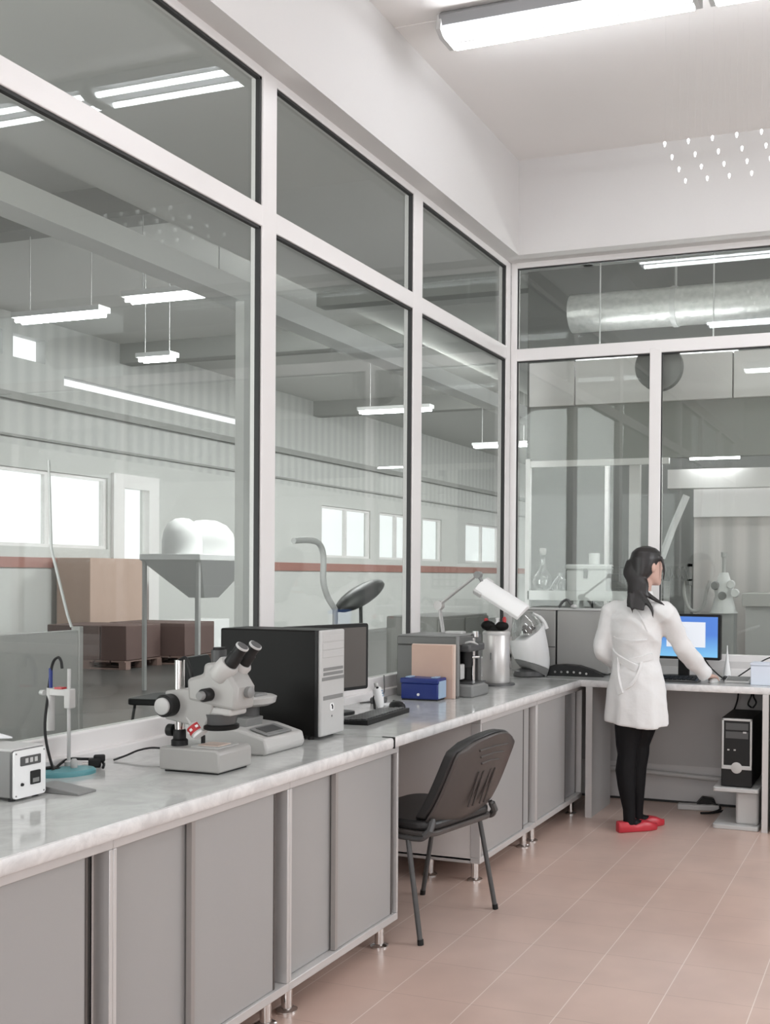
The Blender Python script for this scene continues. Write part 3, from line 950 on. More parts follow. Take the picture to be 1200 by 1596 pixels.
MB().box(-.085, -.055, .035, .056, .260, .266).build('red_mark', 'red', t)
MB().cyl((-.110, .046, .262), (-.110, .046, .325), .006, n=10).build('probe', 'blue', t)
MB().lathe([(.010, .0), (.012, .02), (.006, .03)], (.01, .02, .016), n=10).build('base_knob', 'lightgrey', t)
t = tag(MB().tube(spline([(.0, -3.984, 1.160), (-.005, -3.984, 1.185), (-.018, -3.984, 1.195), (-.04, -3.984, 1.17), (-.05, -3.99, 1.08), (-.022, -4.03, .96), (.045, -4.06, .845), (.05, -4.04, .842)]), .0042, 8).build('probe_cable', 'black'),
        'thin black cable arching from the probe of the clamp stand down to the bench', 'cable')
t.location = (.046, 0, 0)
t = tag(MB().tube(spline([(.09, -4.07, .848), (.06, -3.98, .868), (.07, -3.92, .862), (.10, -3.885, .855), (.135, -3.90, .848), (.16, -3.93, .8415)]), .0045, 8).build('mains_cable', 'black'),
        'black cable looping behind the clamp stand rod', 'cable')
t = thing('cable_adapter', 'small black cable adapter lying behind the clamp stand', 'adapter', (.055, -4.055, ZW), .5)
MB().prism([(-.05, 0), (.05, 0), (.055, .012), (.02, .026), (-.03, .02)], -.012, .012, 'y').build('body', 'black', t, bevel=.003)
t = thing('mains_plug', 'black mains plug lying between the clamp stand and the microscope', 'plug', (.105, -3.905, ZW), .7)
MB().box(-.02, .018, -.016, .016, 0, .030).box(-.005, .03, -.01, .012, .016, .040).build('body', 'black', t, bevel=.005)
for y in (-.008, .008):
    MB().cyl((-.02, y, .014), (-.038, y, .014), .0022, n=8).build('pin', 'chrome', t)
t = tag(MB().tube(spline([(.085, -3.80, .8395), (.10, -3.76, .849), (.12, -3.72, .862), (.16, -3.69, .868), (.22, -3.66, .856), (.28, -3.66, .8395)]), .0035, 8).build('mains_cable', 'black'),
        'black cable rising from the bench to the microscope base', 'cable')
t = thing('grey_wedge', 'low grey wedge lying at the foot of the power supply', 'wedge', (.285, -4.235, ZW))
MB().prism([(-.05, 0), (.10, 0), (.10, .006), (-.05, .022)], -.035, .035, 'y').build('body', 'midgrey', t, bevel=.002)

# --- stereo microscope
t = thing('stereo_microscope', 'off-white stereo microscope with black eyepieces on the bench', 'microscope', (.455, -3.80, ZW))
RX = Matrix.Rotation(PI / 2, 4, 'X')
b = MB().prism([(-.115, .006), (.113, .006), (.113, .068), (.100, .078), (-.115, .078)], -.085, .085, 'y').build('base', 'scope', t, bevel=.006)
MB().box(-.10, .10, -.075, .075, 0, .008).build('base_foot', 'black', t)
MB().prism(rrect(-.02, .09, -.06, .055, .012), .0775, .081, 'z').build('stage_plate', 'offwhite', b)
MB().box(-.005, .072, -.035, .03, .081, .0835).build('specimen_card', 'pinkpale', b)
MB().cyl((-.076, -.035, .078), (-.076, -.035, .352), .0165, n=20).build('column', 'chrome', t)
MB().lathe([(.026, .078), (.026, .095), (.020, .10), (.020, .125), (.017, .13)], (-.076, -.035, 0), n=20).build('column_collar', 'black', t)
MB().lathe([(.020, -.01), (.020, .012)], n=16, mtx=Matrix.Translation((-.108, -.035, .125)) @ Matrix.Rotation(PI / 2, 4, 'Y')).build('collar_knob', 'black', t)
MB().cyl((-.02, .01, .08), (-.02, .01, .106), .007, n=10).build('stage_clip', 'black', t)
# focus block and arm
fb = MB().prism([(-.105, .165), (-.01, .150), (.04, .130), (.08, .205), (.07, .262), (-.035, .265), (-.105, .255)], -.072, .03, 'y').build('focus_arm', 'scope', t, bevel=.006)
MB().lathe([(.036, 0), (.036, .034), (.032, .038)], n=24, mtx=Matrix.Translation((-.080, -.072, .212)) @ RX).build('focus_knob', 'black', fb)
MB().lathe([(.027, 0), (.027, .008), (.023, .011)], n=24, mtx=Matrix.Translation((-.080, -.109, .212)) @ RX).build('knob_cap', 'lightgrey', fb)
# head
hd = MB().prism([(-.015, .228), (.110, .208), (.165, .203), (.170, .275), (.135, .325), (.08, .352), (.045, .350), (.040, .315), (-.02, .298)], -.075, .025, 'y').build('head', 'scope', t, bevel=.012, seg=3)
MB().lathe([(.021, 0), (.021, .030), (.018, .034)], n=20, mtx=Matrix.Translation((.068, -.075, .252)) @ RX).build('zoom_knob', 'black', hd)
MB().lathe([(.014, .034), (.014, .046), (.012, .050)], n=20, mtx=Matrix.Translation((.068, -.075, .252)) @ RX).build('zoom_scale', 'midgrey', hd)
MB().box(.03, .145, -.07, .015, .185, .212).build('nosepiece', 'offwhite', hd, bevel=.008)
MB().cyl((.080, -.03, .150), (.080, -.03, .188), .044, .050, n=28).build('objective', 'darkgrey', hd)
MB().lathe([(.050, .138), (.055, .142), (.055, .152), (.048, .155)], (.080, -.03, 0), n=28).build('objective_rim', 'blackmet', hd)
MB().cyl((.055, -.01, .340), (.055, -.01, .388), .024, n=20).build('camera_port', 'darkgrey', hd)
MB().lathe([(.019, .388), (.019, .396)], (.055, -.01, 0), n=20).build('port_cap', 'black', hd)
for sy in (-.062, .006):
    q = Matrix.Translation((.098, sy, .315)) @ Matrix.Rotation(math.radians(46), 4, 'Y')
    pr_ = MB().lathe([(.031, -.012), (.035, -.004), (.035, .044), (.029, .052)], n=24, mtx=q).build('prism_housing', 'offwhite', hd)
    q2 = Matrix.Translation((.136, sy, .348)) @ Matrix.Rotation(math.radians(38), 4, 'Y')
    e = MB().lathe([(.0225, 0), (.0225, .036), (.0195, .040), (.0195, .070), (.016, .072)], n=22, mtx=q2).build('eyepiece', 'black', pr_)
    MB().lathe([(.0200, .068), (.0212, .069), (.0212, .0745), (.0195, .075)], n=22, mtx=q2).build('eyecup_ring', 'lightgrey', e)
    MB().lathe([(.0175, .0748), (.0175, .0762)], n=22, mtx=q2).build('eye_lens', 'darkgrey', e)
# LED spot in a red ringed holder
q = Matrix.Translation((.008, -.06, .140)) @ Matrix.Rotation(math.radians(140), 4, 'Y')
lp = MB().lathe([(.012, -.05), (.013, -.02), (.026, -.012), (.026, .018)], n=22, mtx=q).build('spot_lamp', 'offwhite', t)
MB().lathe([(.0268, -.010), (.0268, .014)], n=22, mtx=q).build('red_ring', 'red', lp)
for k in range(8):
    a = 2 * PI * k / 8
    MB().box(-.0045, .0045, -.0018, .0018, -.002, .006, q @ Matrix.Rotation(a, 4, 'Z') @ Matrix.Translation((0, .0268, 0))).build('ring_mark', 'white', lp)
MB().lathe([(.024, .018), (.024, .026), (.010, .028)], n=22, mtx=q).build('lens', 'white', lp)
MB().tube(spline([(-.076, -.035, .352), (-.05, -.04, .36), (-.028, -.05, .335), (-.014, -.055, .305), (-.012, -.05, .275)]), .006, 8).build('lamp_lead', 'black', t)
MB().lathe([(.018, -.008), (.018, .016), (.011, .020)], n=16, mtx=Matrix.Translation((.168, -.02, .258)) @ Matrix.Rotation(PI / 2, 4, 'Y')).build('side_knob', 'midgrey', t)

# --- balance behind the microscope
t = thing('bench_balance', 'off-white bench balance with a sloping keypad right behind the microscope base', 'balance', (.33, -3.42, ZW))
MB().prism([(-.17, .0), (.165, .0), (.175, .02), (.165, .058), (.06, .085), (-.17, .105)], -.12, .12, 'y').build('body', 'offwhite', t, bevel=.008)
qs = Matrix.Translation((.113, 0, .0765)) @ Matrix.Rotation(math.radians(14.5), 4, 'Y')
MB().box(-.035, .045, -.085, .06, -.002, .004, qs).build('keypad', 'midgrey', t, bevel=.002)
MB().box(-.02, .025, -.07, .03, .004, .006, qs).build('display', 'darkgrey', t)
MB().prism([(.0, .08), (.045, .08), (.05, .115), (.01, .120)], -.06, .04, 'y').build('column_shield', 'midgrey', t, bevel=.003)
MB().cyl((-.02, .02, .10), (-.02, .02, .155), .055, n=28).build('pan_support', 'darkgrey', t)
MB().lathe([(.075, .155), (.095, .165), (.10, .185), (.09, .190)], (0, .02, 0), n=32).build('pan', 'offwhite', t)
MB().box(.0, .06, -.02, .05, .186, .200).build('pan_block', 'midgrey', t, bevel=.004)
for x in (-.14, .13):
    for y in (-.09, .09):
        MB().cyl((x, y, -.0), (x, y, .004), .012, n=10).build('foot', 'black', t)

# --- tower computer on the bench
t = thing('tower_computer', 'black tower computer with silver front standing on the left bench', 'computer', (.27, -3.09, ZW))
MB().box(-.23, .205, -.088, .088, .012, .418).build('case', 'blackmet', t, bevel=.006)
fp = MB().box(.205, .222, -.084, .088, .012, .418).build('front_panel', 'lightgrey', t, bevel=.006)
MB().box(.196, .210, -.090, -.070, .012, .418).build('front_trim', 'black', t, bevel=.003)
for z in (.385, .355, .325):
    MB().box(.2215, .224, -.075, .078, z - .012, z + .013).build('drive_bay', 'lightgrey', fp, bevel=.002)
for z in (.268, .250):
    MB().box(.2215, .2235, -.068, .075, z - .006, z + .006).build('slot', 'midgrey', fp, bevel=.002)
MB().box(.2215, .2235, -.068, .075, .150, .166).build('slot', 'midgrey', fp, bevel=.002)
MB().box(.2215, .2245, -.078, .082, .225, .238).build('drive_bay', 'midgrey', fp, bevel=.002)
MB().prism(rrect(-.020, .008, .105, .135, .008), .2215, .2235, 'x').build('badge', 'white', fp)
MB().tube([(.2237, -.004, .112), (.2237, -.003, .122), (.2237, -.010, .130)], .003, 6).build('badge_mark', 'black', fp)
MB().lathe([(.004, 0), (.004, .002)], n=10, mtx=Matrix.Translation((.222, -.006, .085)) @ Matrix.Rotation(PI / 2, 4, 'Y')).build('power_button', 'midgrey', fp)
for x in (-.19, .17):
    for y in (-.07, .07):
        MB().cyl((x, y, 0), (x, y, .013), .012, n=10).build('foot', 'black', t)

# --- monitor behind it
t = thing('monitor', 'black monitor with a dark screen standing behind the bench tower computer', 'monitor', (.13, -2.54, ZW), math.radians(76))
MB().prism(rrect(-.245, .245, .10, .405, .012), -.018, .018, 'y').build('bezel', 'black', t)
MB().box(-.23, .23, -.0195, -.017, .115, .388).build('screen', 'deadscreen', t)
MB().box(-.16, .16, .018, .05, .14, .36).build('back_shell', 'black', t, bevel=.01)
MB().box(-.03, .03, .0, .03, .012, .12).build('neck', 'lightgrey', t, bevel=.004)
MB().prism(rrect(-.11, .11, -.09, .09, .04), 0, .014, 'z').build('base', 'black', t, bevel=.004)
# --- keyboard
t = thing('keyboard', 'black keyboard lying in front of the dark bench monitor', 'keyboard', (.375, -2.55, ZW), math.radians(-86))
MB().prism([(-.075, 0), (.075, 0), (.075, .022), (-.075, .010)], -.22, .22, 'x').build('body', 'black', t, bevel=.003)
m = MB()
sl = math.atan2(.012, .15)
for i in range(5):
    for j in range(15):
        x, y = -.205 + j * .0275, -.058 + i * .026
        z = .016 + y * .08
        m.box(x, x + .023, y - .010, y + .010, z - .002, z + .006)
m.build('keys', 'darkgrey', t, bevel=.001)['kind'] = 'stuff'
# --- spray bottle-ish white tube in a black rest
t = thing('white_tube', 'white tube with blue print leaning beside the monitor base', 'tube', (.25, -2.26, ZW), .3)
q = Matrix.Translation((0, 0, .006)) @ Matrix.Rotation(math.radians(-12), 4, 'Y')
MB().lathe([(.013, 0), (.020, .02), (.024, .05), (.022, .09), (.014, .098)], n=18, mtx=q).build('body', 'white', t)
MB().lathe([(.010, .098), (.010, .118), (.007, .12)], n=14, mtx=q).build('cap', 'offwhite', t)
for z in (.05, .062, .074):
    MB().box(.0215, .0245, -.010, .010, z, z + .006, q).build('blue_print', 'bluelight', t)
MB().tube([(-.026, -.01, .0), (-.032, -.01, .05), (-.012, -.015, .105)], .006, 6).build('rest', 'black', t)
# --- mouse
t = thing('computer_mouse', 'black mouse on the left bench in front of the blue box', 'mouse', (.30, -2.19, ZW), math.radians(150))
MB().ball((0, 0, .004), .056, .031, .030, mtx=None).build('body', 'black', t)
m = t.children[0].data
for v in m.vertices:
    v.co.z = max(v.co.z, 0.0)
MB().cyl((.028, -.004, .027), (.028, .004, .027), .007, n=12).build('wheel', 'darkgrey', t)
t = tag(MB().tube(spline([(.06, -2.12, .838), (.09, -2.02, .84), (.07, -1.90, .86), (.05, -1.86, .95)]), .003, 6).build('monitor_cable', 'darkgrey'), 'thin dark cable rising to the grey machine behind the blue box', 'cable')
t = thing('small_holder', 'small dark gadget lying between the white tube and the mouse', 'gadget', (.14, -2.08, ZW), .4)
MB().box(-.04, .04, -.025, .025, 0, .03).build('body', 'darkgrey', t, bevel=.008)
t = tag(MB().box(-.06, .06, -.045, .045, 0, .004).build('note_card', 'paper'), 'pale note card under the mouse in front of the blue box', 'card')
t.location, t.rotation_euler = (.22, -2.10, ZW), (0, 0, .4)

# --- blue box
t = thing('blue_box', 'small blue plastic box with a white catch on the left bench', 'box', (.272, -1.86, ZW), math.radians(3))
MB().box(-.102, .10, -.045, .055, .006, .085).build('body', 'blue', t, bevel=.006)
MB().box(-.106, .104, -.049, .059, .085, .112).build('lid', 'blue', t, bevel=.006)
MB().box(.1005, .106, -.04, .05, .012, .098).build('side_label', 'bluelight', t)
MB().lathe([(.007, 0), (.007, .004)], n=12, mtx=Matrix.Translation((-.005, -.046, .030)) @ RX).build('catch', 'white', t)
for x in (-.07, .07):
    MB().box(x - .014, x + .014, -.03, .03, .112, .118).build('lid_clip', 'bluelight', t, bevel=.002)
MB().box(-.098, .096, -.041, .051, 0, .006).build('foot_rim', 'black', t)
# --- pink folder standing behind it
t = thing('card_folder', 'beige pink folder standing upright behind the blue box', 'folder', (.295, -1.785, ZW), math.radians(4))
MB().box(-.118, .106, -.012, -.004, 0, .275).build('cover', 'pink', t, bevel=.003)
MB().box(-.118, .118, -.004, .010, .0, .278).build('back_cover', 'pinkpale', t, bevel=.003)
MB().box(-.115, .112, -.006, .006, .004, .270).build('pages', 'pinkpale', t)

# --- grey machine with open black front
t = thing('fused_printer', 'grey boxed bench machine with an open black front beside the pink folder', 'machine', (.24, -1.60, ZW))
t.name = 'bench_machine'
MB().box(-.17, .175, -.16, .16, .27, .313).build('case_top', 'case', t, bevel=.005)
MB().box(-.17, .175, -.158, -.12, .0, .269).build('case_side', 'case', t, bevel=.005)
MB().box(-.17, .175, .12, .158, .0, .269).build('case_side', 'case', t, bevel=.005)
MB().box(-.168, .10, -.119, .119, .0, .269).build('case_core', 'case', t)
MB().box(-.165, .16, -.15, .15, .313, .320).build('top_plate', 'midgrey', t, bevel=.002)
MB().box(.1005, .104, -.118, .118, .04, .268).build('dark_interior', 'blackmet', t)
MB().box(.168, .182, -.165, -.145, .012, .318).build('front_edge', 'midgrey', t, bevel=.003)
MB().prism([(-.11, .0), (.11, .0), (.11, .05), (.06, .066), (-.11, .066)], .10, .24, 'x').build('drip_tray', 'midgrey', t, bevel=.010)
MB().box(.12, .23, -.08, .09, .066, .072).build('tray_grid', 'darkgrey', t)
MB().box(.105, .22, -.10, .10, .235, .275).build('head_block', 'darkgrey', t, bevel=.01)
MB().cyl((.175, .045, .072), (.175, .045, .30), .011, n=14).build('column', 'chrome', t)
MB().cyl((.15, -.03, .20), (.20, .06, .20), .008, n=10).build('cross_bar', 'chrome', t)
MB().cyl((.165, -.02, .15), (.165, -.02, .235), .028, .034, n=18).build('nozzle', 'black', t)
MB().cyl((.18, .06, .305), (.18, .06, .335), .018, n=16).build('top_knob', 'chrome', t)
MB().box(.12, .17, -.10, -.05, .09, .17).build('inner_block', 'lightgrey', t, bevel=.006)
MB().tube(spline([(.15, -.06, .27), (.20, -.05, .285), (.215, 0, .27), (.20, .05, .25)]), .006, 6).build('lead', 'lightgrey', t)

# --- lamp with a jointed arm
t = thing('desk_lamp', 'white jointed-arm lamp with a flat hood leaning over the steel cylinder', 'lamp', (.14, -1.30, ZW))
MB().lathe([(.075, 0), (.075, .016), (.03, .026), (.012, .05)], (.012, .03, 0), n=24).build('base', 'offwhite', t)
for dy in (-.011, .011):
    MB().cyl((.012, .03 + dy, .03), (-.045, dy, .455), .0065, n=8).build('lower_arm', 'lightgrey', t)
    MB().cyl((-.045, dy, .465), (.19, dy, .640), .0065, n=8).build('upper_arm', 'lightgrey', t)
MB().lathe([(.026, -.02), (.026, .02)], n=18, mtx=Matrix.Translation((-.047, 0, .462)) @ RX).build('elbow_joint', 'offwhite', t)
MB().lathe([(.020, -.02), (.020, .02)], n=18, mtx=Matrix.Translation((.190, 0, .635)) @ RX).build('head_joint', 'midgrey', t)
MB().cyl((.19, 0, .635), (.235, -.01, .575), .010, n=8).build('head_arm', 'midgrey', t)
q = Matrix.Translation((.335, -.005, .505)) @ Matrix.Rotation(math.radians(30), 4, 'Y') @ Matrix.Rotation(math.radians(40), 4, 'X')
MB().prism([(-.06, -.012), (.06, -.012), (.055, .010), (.025, .026), (-.025, .026), (-.055, .010)], -.15, .15, 'x', q).build('hood', 'white', t, bevel=.004)
MB().box(-.145, .145, -.05, .05, -.014, -.010, q).build('diffuser', 'midgrey', t)
MB().box(-.152, -.10, -.066, .066, -.018, .012, q).build('hood_end', 'lightgrey', t, bevel=.004)

# --- steel cylinder with a dark block on top
t = thing('steel_cylinder', 'brushed steel cylinder vessel standing on the left bench', 'vessel', (.34, -1.05, ZW))
MB().lathe([(.092, .004), (.094, 0), (.110, .0), (.108, .010), (.080, .014)], n=36).build('foot_ring', 'darkgrey', t)
MB().lathe([(.077, .012), (.079, .018), (.079, .305), (.074, .312), (.03, .312)], n=40).build('drum', 'steel', t)
MB().lathe([(.081, .29), (.081, .302)], n=40).build('rim', 'lightgrey', t)
MB().box(-.004, .004, -.081, -.078, .15, .19).build('seam_latch', 'midgrey', t)
hd = thing('stirrer_head', 'dark twin-lobed motor head with red caps on top of the steel cylinder', 'motor', (.335, -1.05, ZW + .312))
MB().ball((-.048, 0, .030), .042, .036, .030).ball((.040, 0, .028), .040, .034, .028).box(-.05, .04, -.02, .02, .0, .035).build('motor_body', 'blackmet', hd)
MB().lathe([(.010, .045), (.013, .06), (.008, .072)], (-.06, 0, 0), n=12).build('cap', 'red', hd)
MB().lathe([(.010, .045), (.012, .07), (.006, .082)], (.055, 0, 0), n=12).build('cap', 'red', hd)
MB().lathe([(.014, .035), (.010, .06), (.014, .075)], (.012, 0, 0), n=12).build('spout', 'white', hd)
t = tag(MB().prism(rrect(-.05, .05, -.03, .03, .01), 0, .012, 'z').build('jar_lid', 'lightgrey'), 'small grey lid on top of the grey bench machine', 'lid')
t.location = (.30, -1.53, ZW + .3205)

# --- egg-shaped instrument
t = thing('egg_instrument', 'white egg-shaped instrument with a clear dome beside the steel cylinder', 'instrument', (.345, -.52, ZW), math.radians(20))
q = Matrix.Translation((0, 0, .205)) @ Matrix.Rotation(math.radians(-8), 4, 'Y')
n = 32


def egg_ring(z, k):
    r = .118 * math.sqrt(max(0.0, 1 - (z / .215) ** 2)) ** .9 * (1 - .12 * z / .215)
    return [q @ Vector((r * 1.0 * math.cos(2 * PI * i / n), r * .92 * math.sin(2 * PI * i / n), z + k * math.cos(2 * PI * i / n - .4))) for i in range(n)]


MB().rings([egg_ring(z, -.05 * (1 if z < -.06 else max(0, (.06 - z) / .12))) for z in (-.13, -.10, -.06, -.02, .02)] + [egg_ring(.06, .055)]).build('shell', 'white', t)  # rim raised on the right to imitate the dome's bright highlight
MB().rings([egg_ring(z, -.05) for z in (-.175, -.16, -.145, -.1315)]).build('grey_band', 'midgrey', t)
MB().lathe([(.092, 0), (.098, .01), (.09, .035), (.06, .05)], n=32).build('foot', 'darkgrey', t)
MB().rings([egg_ring(z, 0) for z in (.062, .10, .14, .18, .20)]).build('dome', 'clear', t)
for x, y in ((-.03, .0), (.025, .03), (.0, -.04)):
    MB().lathe([(.016, .27), (.018, .30), (.010, .32)], (x, y, 0), n=12).build('inner_port', 'darkgrey', t)
MB().tube(spline([(.112, 0, .30), (.092, 0, .345), (.06, .0, .378), (.02, 0, .396)]), [.012] * 8 + [.011] * 8 + [.008] * 9, 8).build('dome_glint', 'white', t)  # white bar imitating the bright highlight on the dome's right side
MB().lathe([(.055, .26), (.055, .272)], n=24).build('inner_plate', 'lightgrey', t)

# --- grey cabinet-like instrument
t = thing('grey_instrument', 'grey boxed instrument in the bench corner behind the egg-shaped one', 'instrument', (.47, -.17, ZW))
MB().box(-.33, -.025, -.13, .13, .012, .412).build('left_section', 'gunmetal', t, bevel=.006)
MB().box(-.015, .33, -.13, .13, .012, .412).build('right_section', 'gunmetal', t, bevel=.006)
MB().box(-.012, .327, -.133, -.13, .02, .40).build('door', 'gunmetal', t, bevel=.001)
MB().box(-.10, -.027, -.1325, -.129, .172, .176).build('seam', 'black', t)
MB().box(-.024, -.016, -.128, .12, .012, .410).build('gap', 'black', t)
MB().box(-.34, .34, -.135, .135, .412, .420).build('top_cover', 'lightgrey', t, bevel=.003)
for x in (-.29, .29):
    for y in (-.1, .1):
        MB().cyl((x, y, 0), (x, y, .013), .014, n=10).build('foot', 'black', t)
t = thing('wrench', 'dark bent tool lying on top of the grey corner instrument', 'tool', (.475, -.18, ZW + .42))
MB().tube(spline([(-.05, 0, .006), (-.02, 0, .045), (.01, 0, .055), (.04, .0, .02)]), .009, 8).build('bar', 'darkgrey', t)
MB().ball((.055, .0, .014), .022, .018, .014).build('head', 'lightgrey', t)
# --- curved black rack
t = thing('curved_rack', 'black curved rack with pale studs on the bench corner', 'rack', (.60, -.365, ZW), math.radians(8))
MB().prism([(-.185, 0), (.19, 0), (.19, .008), (.12, .040), (.03, .066), (-.06, .072), (-.13, .066), (-.185, .052)], -.045, .045, 'y').build('body', 'black', t, bevel=.003)
for k in range(6):
    MB().lathe([(.0075, 0), (.006, .004)], n=10, mtx=Matrix.Translation((-.12 + k * .04, -.045, .026 - max(0, k - 3) * .004)) @ RX).build('stud', 'offwhite' if k > 1 else 'midgrey', t)

# ================================================================== BACK DESK
t = thing('monitor', 'monitor with a lit blue screen on the back desk in front of the woman', 'monitor', (1.262, -.22, ZW), math.radians(-4))
MB().prism(rrect(-.245, .245, .118, .402, .010), -.018, .018, 'y').build('bezel', 'black', t)
scr = mat('lit_screen', (.02, .05, .12), .3, emit=(.10, .30, .75), estr=.95)
nt = scr.node_tree
tc = nt.nodes.new('ShaderNodeTexCoord')
sx = nt.nodes.new('ShaderNodeSeparateXYZ')
nt.links.new(tc.outputs['Generated'], sx.inputs[0])
cr = nt.nodes.new('ShaderNodeValToRGB')
cr.color_ramp.elements[0].color = (.22, .55, .85, 1)
cr.color_ramp.elements[1].color = (.09, .22, .66, 1)
cr.color_ramp.elements[0].position = .05
cr.color_ramp.elements[1].position = .55
nt.links.new(sx.outputs['Z'], cr.inputs[0])
nt.links.new(cr.outputs[0], nt.nodes['Principled BSDF'].inputs['Emission Color'])
s = MB().box(-.228, .228, -.0195, -.017, .135, .386).build('screen', scr, t, smooth=0)
MB().box(-.10, .150, -.0205, -.0192, .195, .352).build('window_on_screen', mat('screen_window', (.3, .3, .3), .4, emit=(.80, .84, .92), estr=.78), s, smooth=0)
MB().box(-.17, .17, .018, .055, .16, .37).build('back_shell', 'black', t, bevel=.01)
MB().box(-.035, .035, .02, .045, .010, .20).build('neck', 'black', t, bevel=.004)
MB().prism(rrect(-.13, .13, -.09, .10, .05), 0, .012, 'z').build('base', 'black', t, bevel=.004)
t = thing('keyboard', 'dark keyboard on the back desk below the lit monitor', 'keyboard', (1.19, -.43, ZW))
MB().prism([(-.07, 0), (.07, 0), (.07, .026), (-.07, .012)], -.22, .22, 'x').build('body', 'darkgrey', t, bevel=.004)
m = MB()
for i in range(5):
    for j in range(15):
        x, y = -.205 + j * .0275, -.05 + i * .024
        z = .019 + y * .1
        m.box(x, x + .023, y - .010, y + .010, z - .002, z + .006)
m.build('keys', 'black', t, bevel=.001)['kind'] = 'stuff'
t = thing('computer_mouse', 'light mouse under the right hand of the woman', 'mouse', (1.497, -.44, ZW), math.radians(80))
MB().ball((0, 0, .004), .05, .028, .026).build('body', 'lightgrey', t)
for v in t.children[0].data.vertices:
    v.co.z = max(v.co.z, 0)
MB().cyl((.025, -.004, .024), (.025, .004, .024), .006, n=12).build('wheel', 'darkgrey', t)
t = tag(MB().tube(spline([(1.385, -.15, .955), (1.44, -.20, .90), (1.52, -.27, .85), (1.56, -.28, .842), (1.60, -.25, .85), (1.70, -.18, .92), (1.80, -.12, .975), (1.95, -.08, 1.00)]), .0042, 8).build('desk_cable', 'black'),
        'black cable crossing the back desk from the monitor to the right border', 'cable')
t = thing('cable_knot', 'dark tangle of cable ends lying right of the hand of the woman', 'cable', (1.555, -.285, ZW))
m = MB()
for k in range(5):
    a = k * 1.3
    m.tube(spline([(.03 * math.cos(a), .02 * math.sin(a), .005), (.02 * math.cos(a + 1), .02 * math.sin(a + 1), .025), (.035 * math.cos(a + 2.4), .02 * math.sin(a + 2.4), .012), (.04 * math.cos(a + 3), .03 * math.sin(a + 3), .004)]), .004, 6)
m.build('loops', 'darkgrey', t)
t = thing('white_stand', 'tiny white cone stand on the back desk sill right of the monitor', 'stand', (1.515, -.06, ZW))
MB().lathe([(.026, 0), (.024, .03), (.012, .10), (.004, .17), (.003, .20)], n=18).build('cone', 'white', t)
t = thing('card_box', 'bluish white box at the right end of the back desk', 'box', (1.80, -.42, ZW))
MB().box(-.075, .11, -.07, .06, 0, .115).build('body', 'bluepaper', t, bevel=.004)
MB().box(-.078, .113, -.073, .063, .115, .130).build('lid', 'bluepaper', t, bevel=.004)
t = thing('small_keypad', 'flat grey keypad lying left of the bluish white box', 'keypad', (1.635, -.36, ZW))
MB().prism([(-.06, 0), (.06, 0), (.06, .030), (-.06, .012)], -.075, .075, 'x').build('body', 'lightgrey', t, bevel=.004)
MB().box(-.065, .065, -.045, .045, .018, .026, Matrix.Rotation(math.radians(8.5), 4, 'X')).build('key_field', 'midgrey', t)

# --- tower computer on its wheeled stand
t = thing('computer_stand', 'pale grey two-level stand under the tower computer below the back desk', 'stand', (1.655, -.36, 0))
MB().prism(rrect(-.128, .140, -.245, .22, .02), .218, .242, 'z').build('shelf', 'lightgrey', t, bevel=.004)
MB().box(.0, .135, -.20, .20, .022, .218).build('column', 'lightgrey', t, bevel=.018, seg=3)
MB().prism(rrect(-.128, .140, -.245, .22, .02), .0, .026, 'z').build('base_plate', 'lightgrey', t, bevel=.004)
t = thing('tower_computer', 'black tower computer with a silver-rimmed front below the back desk', 'computer', (1.662, -.35, .242))
MB().box(-.09, .09, -.205, .19, .010, .405).build('case', 'blackmet', t, bevel=.004)
fp = MB().box(-.09, .09, -.222, -.205, .004, .405).build('front_panel', 'black', t, bevel=.004)
m = MB().box(-.088, -.076, -.228, -.221, .12, .402).box(.076, .088, -.228, -.221, .12, .402).box(-.088, .088, -.228, -.221, .388, .402).box(-.088, .088, -.228, -.221, .105, .128)
m.build('silver_rim', 'lightgrey', fp, bevel=.003)
MB().box(-.066, .066, -.2235, -.2215, .335, .375).build('drive_bay', 'darkgrey', fp, bevel=.001)
MB().box(-.066, .066, -.2235, -.2215, .285, .325).build('drive_bay', 'darkgrey', fp, bevel=.001)
MB().box(.035, .055, -.2245, -.2215, .318, .327).build('eject_button', 'lightgrey', fp)
for x in (-.055, -.018):
    MB().box(x, x + .012, -.2245, -.2215, .214, .222).build('port', 'offwhite', fp)
MB().lathe([(.030, 0), (.033, .006), (.022, .010)], n=24, mtx=Matrix.Translation((0, -.222, .115)) @ RX).build('power_emblem', 'offwhite', fp)
for k, (pts, lb) in enumerate(((((1.60, -.12, .80), (1.59, -.10, .70), (1.56, -.09, .60), (1.57, -.10, .50), (1.61, -.13, .44)), 'black cable hanging in a loop left of the lower tower computer'),
                              (((1.66, -.10, .795), (1.68, -.12, .74), (1.66, -.13, .68), (1.68, -.12, .655)), 'short black cable dropping from the desk onto the lower tower computer'),
                              (((1.70, -.10, .795), (1.69, -.11, .73), (1.71, -.13, .69), (1.69, -.14, .655)), 'second black cable dropping behind the lower tower computer'))):
    tag(MB().tube(spline(pts), .0055, 8).build('hanging_cable', 'black'), lb, 'cable')
t = thing('power_strip', 'pale power strip lying on the floor below the back desk', 'power strip', (1.36, -.16, 0), math.radians(8))
MB().box(-.13, .13, -.03, .03, 0, .035).build('body', 'lightgrey', t, bevel=.006)
for k in range(4):
    MB().lathe([(.018, .035), (.018, .0365)], (-.09 + k * .06, 0, 0), n=14).build('socket', 'offwhite', t)
t = thing('mains_adapter', 'black mains adapter sitting on the floor power strip', 'adapter', (1.40, -.13, .036), .3)
MB().prism([(-.06, 0), (.065, 0), (.05, .035), (-.02, .045)], -.025, .025, 'y').build('body', 'black', t, bevel=.004)
